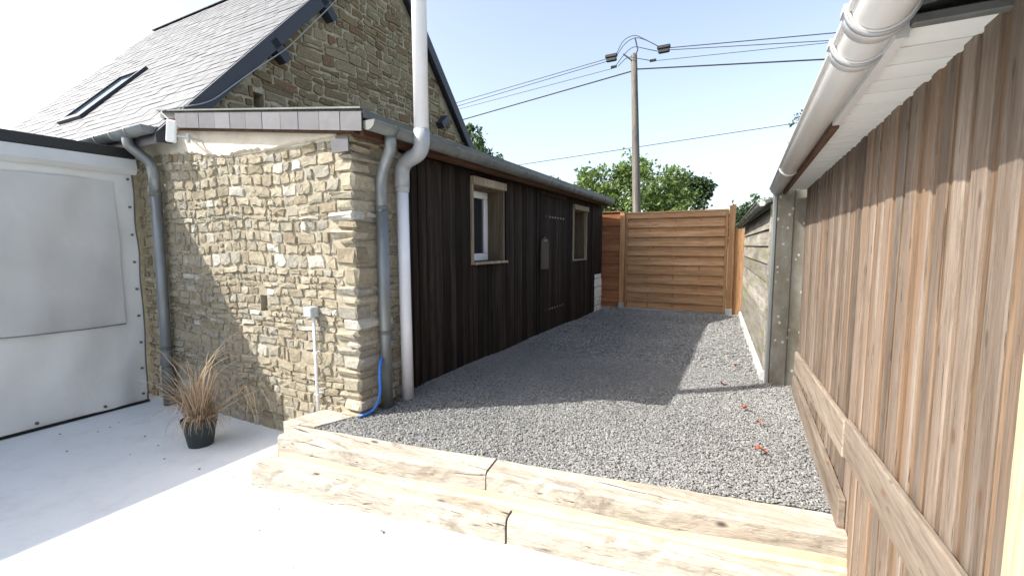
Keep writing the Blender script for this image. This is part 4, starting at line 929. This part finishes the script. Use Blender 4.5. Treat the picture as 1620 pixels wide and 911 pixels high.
# ================================================================== GREY SHED and METAL SHEET
def shed():
    A, B = Vector((2.515, 2.2)), Vector((2.31, 6.12)); d = (B-A).normalized(); n = Vector((-d.y, d.x)); L = (B-A).length
    if n.x > 0: n = -n
    T = thing('grey_shed', 'low shed of mossy silver-grey lapped boards beside the gate', 'shed', (2.9, 4.1, -.4)); rnd = random.Random(31)
    def slab(mb, u0, u1, z0, z1, o0, o1, z0i=None):
        pts = []
        for u in (u0, u1):
            for o, dz in ((o0, 0), (o1, 0)):
                for z in (z0, z1): p = A+d*u+n*o; pts.append((p.x, p.y, z))
        return mb.add(pts, [(0, 1, 3, 2), (4, 6, 7, 5), (0, 4, 5, 1), (2, 3, 7, 6), (0, 2, 6, 4), (1, 5, 7, 3)])
    zs = np.linspace(.09, 1.47, 10)
    for i in range(9):
        z0, z1 = zs[i]-.012, zs[i+1]; m_ = MB(); j = rnd.uniform(-.004, .004)
        pts = []
        for u in (.05, L):
            for o, z in ((.026, z0+j), (.004, z0+j), (.006, z1), (.0, z1)): p = A+d*u+n*o; pts.append((p.x, p.y, z))
        m_.add(pts, [(0, 2, 3, 1), (4, 5, 7, 6), (0, 4, 6, 2), (1, 3, 7, 5), (0, 1, 5, 4), (2, 6, 7, 3)]); fixnormals(obj('lap_board', m_, 'shed_wood', T))
    m_ = MB(); slab(m_, 0, L, -.05, 1.5, -.06, -.004); obj('wall_lining', m_, 'interior', T)
    m_ = MB(); slab(m_, -.01, .05, .02, 1.50, -.05, .03); fixnormals(obj('corner_post', m_, 'shed_wood', T))
    m_ = MB(); rr = random.Random(1); vs = []
    for i in range(41):
        u = L*i/40-.02
        for o, z in ((.0, -.05), (.05+rr.uniform(0, .02), -.04), (.045+rr.uniform(-.008, .012), .05+rr.uniform(-.012, .016)), (.0, .095)): p = A+d*u+n*o; vs.append((p.x, p.y, z))
    m_.add(vs, [(i*4+q, i*4+q+1, i*4+5+q, i*4+4+q) for i in range(40) for q in range(3)]+[(3, 2, 1, 0)]); fixnormals(obj('plinth', m_, 'plinth', T))
    q = [A+n*.09-d*.03, B+n*.09, B-n*2.2, A-n*2.2-d*.03]; zq = [1.50, 1.50, 2.2, 2.2]
    m_ = MB(); m_.add([(p.x, p.y, z) for p, z in zip(q, zq)]+[(p.x, p.y, z+.03) for p, z in zip(q, zq)], [(3, 2, 1, 0), (4, 5, 6, 7), (0, 1, 5, 4), (1, 2, 6, 5), (2, 3, 7, 6), (3, 0, 4, 7)]); fixnormals(obj('roof', m_, 'old_zinc', T))
    m_ = MB(); m_.box(2.9, 4.5, 2.25, 2.32, -.4, 1.6); obj('side_wall', m_, 'shed_wood', T)
    a = A+n*.10-d*.06; b = B+n*.10-d*.08
    G = gutter_thing('shed_gutter', 'narrow mossy gutter with pale end cap on the grey shed', (b.x, b.y, 1.475), (a.x, a.y, 1.515), .04, 'old_zinc', [.2, .4, .6, .8], cap=(True, False))
    m_ = MB(); k = 12; m_.tube([(a.x, a.y-.004, 1.505), (a.x+.003, a.y+.014, 1.505)], .024, 14); obj('end_cap', m_, 'plinth', G)
    # moss tuft on the gutter end and a twig
    ms = MB(); rr = random.Random(4)
    for i in range(160):
        p = Vector((a.x+rr.uniform(-.03, .10), a.y+rr.uniform(-.02, .06), 1.52+rr.uniform(0, .03))); s = .006
        v = [p+Vector((rr.uniform(-s, s), rr.uniform(-s, s), rr.uniform(-s, s*2))) for _ in range(3)]; ms.add(v, [(0, 1, 2)], rr.random())
    tag(obj('moss_tuft', ms, 'leaf_pale', kind='stuff'), 'tuft of yellow-green moss on the shed gutter end', 'moss')
    # galvanised sheet closing the gap to the barn
    T = thing('metal_sheet', 'splashed galvanised metal sheet between grey shed and barn boards', 'metal sheet', (2.62, 2.12, 0)); y = 2.11
    m_ = MB(); prof = []; xs = [2.515, 2.63, 2.635, 2.643, 2.648, 2.79]; yo = [0, 0, -.008, -.008, 0, 0]
    m_.add([(x, y+o+t, z) for z in (-.03, 1.60) for t in (0, .002) for x, o in zip(xs, yo)], [f for i in range(5) for f in ((i, i+1, 12+i+1, 12+i), (6+i+1, 6+i, 18+i, 18+i+1))]); obj('sheet', m_, 'sheet', T)
    m_ = MB(); m_.add([(x, yy, z) for z in (-.03, 1.58) for x, yy in ((2.496, y+.10), (2.496, y-.008), (2.503, y-.010), (2.522, y-.010), (2.528, y-.003))], [(i, i+1, 6+i, 5+i) for i in range(4)]); obj('corner_flashing', m_, 'zinc', T, smooth=False)
shed()

# ================================================================== UTILITY POLE, WIRES
def pole():
    Y = 9.5; b, t = at(1008, 335, 'y', Y), at(1003, 88, 'y', Y); base = Vector((b.x+(b.x-t.x)*.55, Y, -.4)); top = Vector((t.x, Y, t.z))
    T = thing('utility_pole', 'tall weathered wooden utility pole behind the gate', 'utility pole', base)
    m_ = MB(); m_.tube([base+(top-base)*k for k in np.linspace(0, 1, 12)]+[top+Vector((0, 0, .06))], [.125-.05*k for k in np.linspace(0, 1, 12)]+[.02], 16); obj('shaft', m_, 'pole_wood', T, smooth=True)
    m_ = MB(); m_.tube([top+Vector((.09, -.02, -3.5)), top+Vector((.085, -.02, -.7))], .03, 8); obj('cable_guard', m_, 'old_zinc', T, smooth=True)
    m_ = MB(); m_.tube([top+Vector((-.25, -.05, .06)), top+Vector((-.02, -.05, -.15))], .018, 6); m_.tube([top+Vector((.03, -.05, .38)), top+Vector((.10, -.05, .1)), top+Vector((.02, -.05, -.1))], .016, 6); obj('bracket', m_, 'anthracite', T)
    W = lambda px, py: at(px, py, 'y', Y)
    def sag(a, b, s, n=24): return [a+(b-a)*(i/n)-Vector((0, 0, 1))*s*4*(i/n)*(1-i/n) for i in range(n+1)]
    ext = lambda a, b, k: a+(b-a)*k
    L = []
    groups = (((972, 90), (718, 164), .009), ((972, 94), (718, 170), .009), ((972, 108), (722, 174), .007))
    lab = ('black twisted cable from pole to the house side, topmost of three', 'black cable just under the topmost on the house side of the pole', 'thin cable from the lower black clamp towards the house')
    for (p, q, r), l in zip(groups, lab):
        a, b_ = W(*p), W(*q); m_ = MB(); m_.tube(sag(a, ext(a, b_, 4.), .0), r, 5); tag(obj('overhead_wire', m_, 'wire'), l, 'wire', 'overhead wires')
    for (p, q, r), l in zip((((1048, 77), (1325, 52), .011), ((1048, 80), (1322, 64), .009), ((1032, 97), (1320, 67), .007)), ('black twisted cable from pole to the barn side, topmost of three', 'black cable just under the topmost on the barn side of the pole', 'thin cable from the lower black clamp towards the barn')):
        a, b_ = W(*p), W(*q); m_ = MB(); m_.tube(sag(a, ext(a, b_, 4.), .0), r, 5); tag(obj('overhead_wire', m_, 'wire'), l, 'wire', 'overhead wires')
    for p, q, l in (((1003, 112), (727, 191), 'thick dark telephone cable from pole sloping to the house'), ((1003, 110), (1310, 94), 'thick dark telephone cable from pole running over the barn')):
        a, b_ = W(*p), W(*q); m_ = MB(); m_.tube(sag(a, ext(a, b_, 4.), .0), .016, 6); tag(obj('telephone_cable', m_, 'wire'), l, 'cable', 'telephone cables')
    a, b_ = at(815, 262, 'y', 15), at(1260, 195, 'y', 15); m_ = MB(); m_.tube(sag(ext(b_, a, 3), ext(a, b_, 3), .0), .012, 5); tag(obj('distant_wire', m_, 'wire'), 'single low wire passing behind the pole above the bushes', 'wire')
    for px, py, s, l in ((967, 92, .09, 'big black cable clamp on the house side of the pole'), (1050, 78, .09, 'big black cable clamp on the barn side of the pole'), (971, 107, .045, 'small black cable clamp on the house side of the pole'), (1033, 97, .045, 'small black cable clamp on the barn side of the pole')):
        c = W(px, py); m_ = MB(); sx = s*1.7
        m_.box(c.x-sx, c.x+sx, c.y-s*.5, c.y+s*.5, c.z+.004, c.z+s, bev=s*.2); m_.box(c.x-sx*.8, c.x+sx*.9, c.y-s*.5, c.y+s*.5, c.z-s, c.z-.004, bev=s*.2) if s > .05 else m_.box(c.x-sx, c.x+sx, c.y-s*.4, c.y+s*.4, c.z-s*.3, c.z+.002, bev=s*.1)
        tag(obj('cable_clamp', m_, 'black'), l, 'clamp', 'cable clamps at the pole top')
    for pts, l in ((((974, 88), (988, 66), (1006, 58), (1030, 70), (1048, 77)), 'high black jumper wire looping over the pole top'), (((974, 91), (990, 72), (1006, 62), (1022, 66), (1042, 74)), 'black jumper wire looping just under the highest loop'), (((973, 106), (990, 88), (1004, 76), (1020, 80), (1043, 82)), 'low jumper wire hugging the pole top'), (((978, 105), (995, 92), (1012, 96), (1025, 98), (1032, 97)), 'slack jumper wire between the two small clamps')):
        P = [W(*p) for p in pts]; m_ = MB(); m_.tube(sweep_bend([p+Vector((0, -.12, 0)) if 0 < i < 4 else p for i, p in enumerate(P)], .3, 5), .009, 5); tag(obj('jumper_wire', m_, 'wire'), l, 'wire', 'jumper wires at the pole top')
pole()

# ================================================================== VEGETATION
def foliage(name, label, cat, base, blobs, nleaf, mat, size, seed, group=None, trunk=None, twigs=0):
    """trunk, limbs to every clump and leaf-sized faces spread through uneven clumps"""
    rnd = np.random.default_rng(seed); T = thing(name, label, cat, base, group); tr = MB(); base = Vector(base); rr = random.Random(seed)
    ctr = sum((Vector(b[0]) for b in blobs), Vector())/len(blobs); fork = base+(ctr-base)*.45; r0 = trunk or .09
    tr.tube([base-Vector((0, 0, .02)), base+(fork-base)*.5+Vector((.04, 0, 0)), fork], [r0, r0*.8, r0*.6], 8)
    for c, r, k in blobs:
        c = Vector(c); mid = fork+(c-fork)*.5+Vector((rr.uniform(-.1, .1), rr.uniform(-.1, .1), .08)); tr.tube([fork, mid, c], [r0*.5, r0*.3, r0*.12], 6)
        for _ in range(3+twigs):
            e = c+Vector([rr.gauss(0, .5)*q for q in r]); tr.tube([c, (c+e)/2+Vector((0, 0, .05)), e], [r0*.14, r0*.09, r0*.04], 4)
    obj('trunk', tr, 'bark', T)
    tot = sum(k for *_, k in blobs); V = []; Fs = []; Tn = []
    for c, r, k in blobs:
        n = int(nleaf*k/tot); m = max(6, n//26); d = rnd.normal(size=(m, 3)); d /= np.linalg.norm(d, axis=1)[:, None]
        cl = np.array(c)+d*np.array(r)*(rnd.uniform(.35, 1.08, m)**.6)[:, None]
        ci = rnd.integers(0, m, n); sp = rnd.uniform(.5, 1.2, m)[ci]*float(np.mean(r))*.20
        p = cl[ci]+rnd.normal(size=(n, 3))*sp[:, None]; s = size*rnd.uniform(.6, 1.35, n)
        a = rnd.normal(size=(n, 3)); a /= np.linalg.norm(a, axis=1)[:, None]; b = rnd.normal(size=(n, 3))+np.array([0, -.3, .9]); b = np.cross(a, b); b /= np.linalg.norm(b, axis=1)[:, None]; nm = np.cross(a, b)
        q = np.stack([p-a*s[:, None], p+b*s[:, None]*.55+nm*s[:, None]*.12, p+a*s[:, None], p-b*s[:, None]*.55+nm*s[:, None]*.12], 1)
        o = sum(len(x) for x in V)*1; V.append(q.reshape(-1, 3)); Tn.append(np.repeat(np.clip(rnd.uniform(0, 1, m)[ci]*.6+rnd.uniform(0, .4, n), 0, 1), 4))
    V = np.concatenate(V); Tn = np.concatenate(Tn); n = len(V)//4; I = np.arange(n)*4
    Fs = np.concatenate([np.stack([I, I+1, I+2], 1), np.stack([I, I+2, I+3], 1)])
    me = bpy.data.meshes.new('crown'); me.from_pydata(V-np.array(base), [], Fs); me.update(); A = me.attributes.new('tint', 'FLOAT', 'POINT'); A.data.foreach_set('value', Tn.astype(np.float32)); me.materials.append(M[mat])
    o = bpy.data.objects.new('crown', me); COL.objects.link(o); o.parent = T
    return T
def B(px, py, y, rx, rz, k=1., ry=None): p = at(px, py, 'y', y); return ((p.x, p.y, p.z), (rx, ry or (rx+rz)/2, rz), k)
foliage('leafy_bush', 'dense bright green bushy tree behind the gate and pole', 'tree', (-.4, 12.0, -.4),
    [B(1000, 268, 12, .55, .5, 1.2), B(960, 290, 12, .8, .55, 1.6), B(930, 285, 12.2, .5, .4, .8), B(1040, 290, 12, .8, .55, 1.5), B(1000, 310, 11.8, 1.1, .6, 2), B(950, 320, 12, .9, .5, 1.5), B(1060, 318, 12, .8, .5, 1.4), B(1030, 345, 12, 1.3, .6, 1.5), B(945, 350, 12, 1.2, .6, 1.5)], 8200, 'leaf', .068, 1, twigs=5)
foliage('hedgerow_tree', 'darker open-crowned tree leaning out beside the bright bush', 'tree', (1.0, 14.5, -.4),
    [B(1100, 297, 14.5, .55, .35, 1), B(1075, 300, 14.5, .6, .5, 1), B(1118, 303, 14.5, .3, .25, .35), B(1080, 325, 14.6, .8, .5, 1)], 4200, 'leaf_dark', .065, 2, twigs=3)
foliage('slender_tree', 'pale slender tree top showing beside the house gable', 'tree', (-6.2, 12.5, -.4),
    [B(748, 222, 12.5, .35, .5, 1), B(757, 240, 12.5, .5, .4, 1), B(745, 207, 12.5, .2, .25, .35), B(735, 250, 12.5, .8, .7, 1.2)], 1700, 'leaf_pale', .07, 3, twigs=4)
foliage('sapling', 'wispy sapling tip just above the zinc gutter', 'tree', (-4.6, 12.0, -.4), [B(790, 255, 12, .35, .22, 1), B(785, 285, 12, .5, .4, 1)], 260, 'leaf_pale', .05, 4, twigs=4, trunk=.05)
foliage('young_shrub', 'small shrub tip above the gutter near the bright bush', 'shrub', (-2.6, 11.0, -.4), [B(876, 285, 11, .22, .18, 1), B(885, 310, 11, .4, .3, 1)], 420, 'leaf_pale', .05, 5, twigs=3, trunk=.05)
foliage('rounded_shrub', 'olive green shrub between gate post and grey shed roof', 'shrub', (2.7, 9.5, -.4), [B(1178, 345, 9.5, .35, .3, 1), B(1168, 365, 9.5, .5, .4, 1.3), B(1190, 340, 9.6, .3, .2, .6)], 2600, 'leaf_dark', .04, 6, trunk=.06)
foliage('twiggy_tree', 'thin twiggy young tree showing above the shed and barn gutters', 'tree', (3.4, 10.5, -.4), [B(1195, 312, 10.5, .16, .2, 1), B(1266, 192, 10.5, .22, .28, .5), B(1270, 225, 10.5, .35, .4, 1), B(1262, 260, 10.5, .5, .45, 1.3), B(1245, 300, 10.5, .55, .6, 1.5)], 420, 'leaf_pale', .045, 7, twigs=5, trunk=.05)

# fallen leaves
def leaves():
    rnd = random.Random(3)
    spots = [(1163, 577, 'dull brown leaf on the gravel beside the grey shed plinth'), (1145, 607, 'brown curled leaf on the gravel in the thin pipe shadow'), (1163, 575, None), (1178, 643, 'pink-red leaf on sunlit gravel just past the thin pipe shadow'), (1201, 668, 'orange leaf on sunlit gravel next along from the pink-red leaf'), (1204, 712, 'red leaf on sunlit gravel closest to the timber steps'), (1142, 511, 'small dark leaf on the gravel in front of the gate')]
    for px, py, l in spots:
        if not l: continue
        p = at(px, py, 'z', .02); m_ = MB(); a = rnd.uniform(0, 6.28); s = rnd.uniform(.022, .034); vs = []; n = 7
        for i in range(n):
            t = i/(n-1); wd = .5*math.sin(math.pi*(.08+.84*t))*(1+.4*(i % 2))
            for q in (-1, 0, 1): vs.append(((t-.5)*2*s, q*wd*s, .012*abs(q)+.012*math.sin(t*4+a)+rnd.uniform(0, .003)))
        mt = Matrix.Translation(p-Vector((0, 0, .006))) @ Matrix.Rotation(a, 4, 'Z'); m_.add([mt @ Vector(v) for v in vs], [(i*3+q, i*3+q+1, i*3+4+q, i*3+3+q) for i in range(n-1) for q in (0, 1)])
        tag(obj('fallen_leaf', m_, 'dry_leaf'), l, 'leaf', 'dry leaves on the gravel')
leaves()

def crumbs():
    rnd = random.Random(15)
    for px, py in ((95, 687), (174, 676), (155, 683), (251, 705), (260, 726), (106, 714), (206, 719), (188, 668), (230, 690), (369, 755), (410, 839), (464, 898), (441, 805), (766, 866), (315, 742)):
        p = at(px, py, 'z', TZ); m_ = MB(); s = rnd.uniform(.005, .010)*(.8 if px > 330 else 1); n = 6; a = rnd.uniform(0, 6)
        ring = [(math.cos(a+i)*s*rnd.uniform(.5, 1.3), math.sin(a+i)*s*rnd.uniform(.4, 1), rnd.uniform(0, .004)) for i in range(n)]
        m_.add([(p.x+x, p.y+y, TZ+.0005+z) for x, y, z in ring]+[(p.x, p.y, TZ+.007)], [(i, (i+1) % n, n) for i in range(n)])
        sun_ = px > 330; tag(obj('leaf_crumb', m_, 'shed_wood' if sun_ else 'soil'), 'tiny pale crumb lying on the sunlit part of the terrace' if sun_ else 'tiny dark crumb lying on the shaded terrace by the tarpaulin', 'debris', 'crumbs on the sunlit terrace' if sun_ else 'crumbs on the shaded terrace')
    p = at(604, 841, 'z', TZ); m_ = MB()
    for i in range(9):
        a = rnd.uniform(0, 6.28); q = Vector((p.x+rnd.gauss(0, .012), p.y+rnd.gauss(0, .006), TZ+.003)); m_.tube([q, q+Vector((math.cos(a)*.02, math.sin(a)*.012, rnd.uniform(.002, .01)))], .0022, 5)
    tag(obj('twig_scrap', m_, 'shed_wood'), 'small olive scrap of twigs on the sunlit terrace before the steps', 'debris')
crumbs()
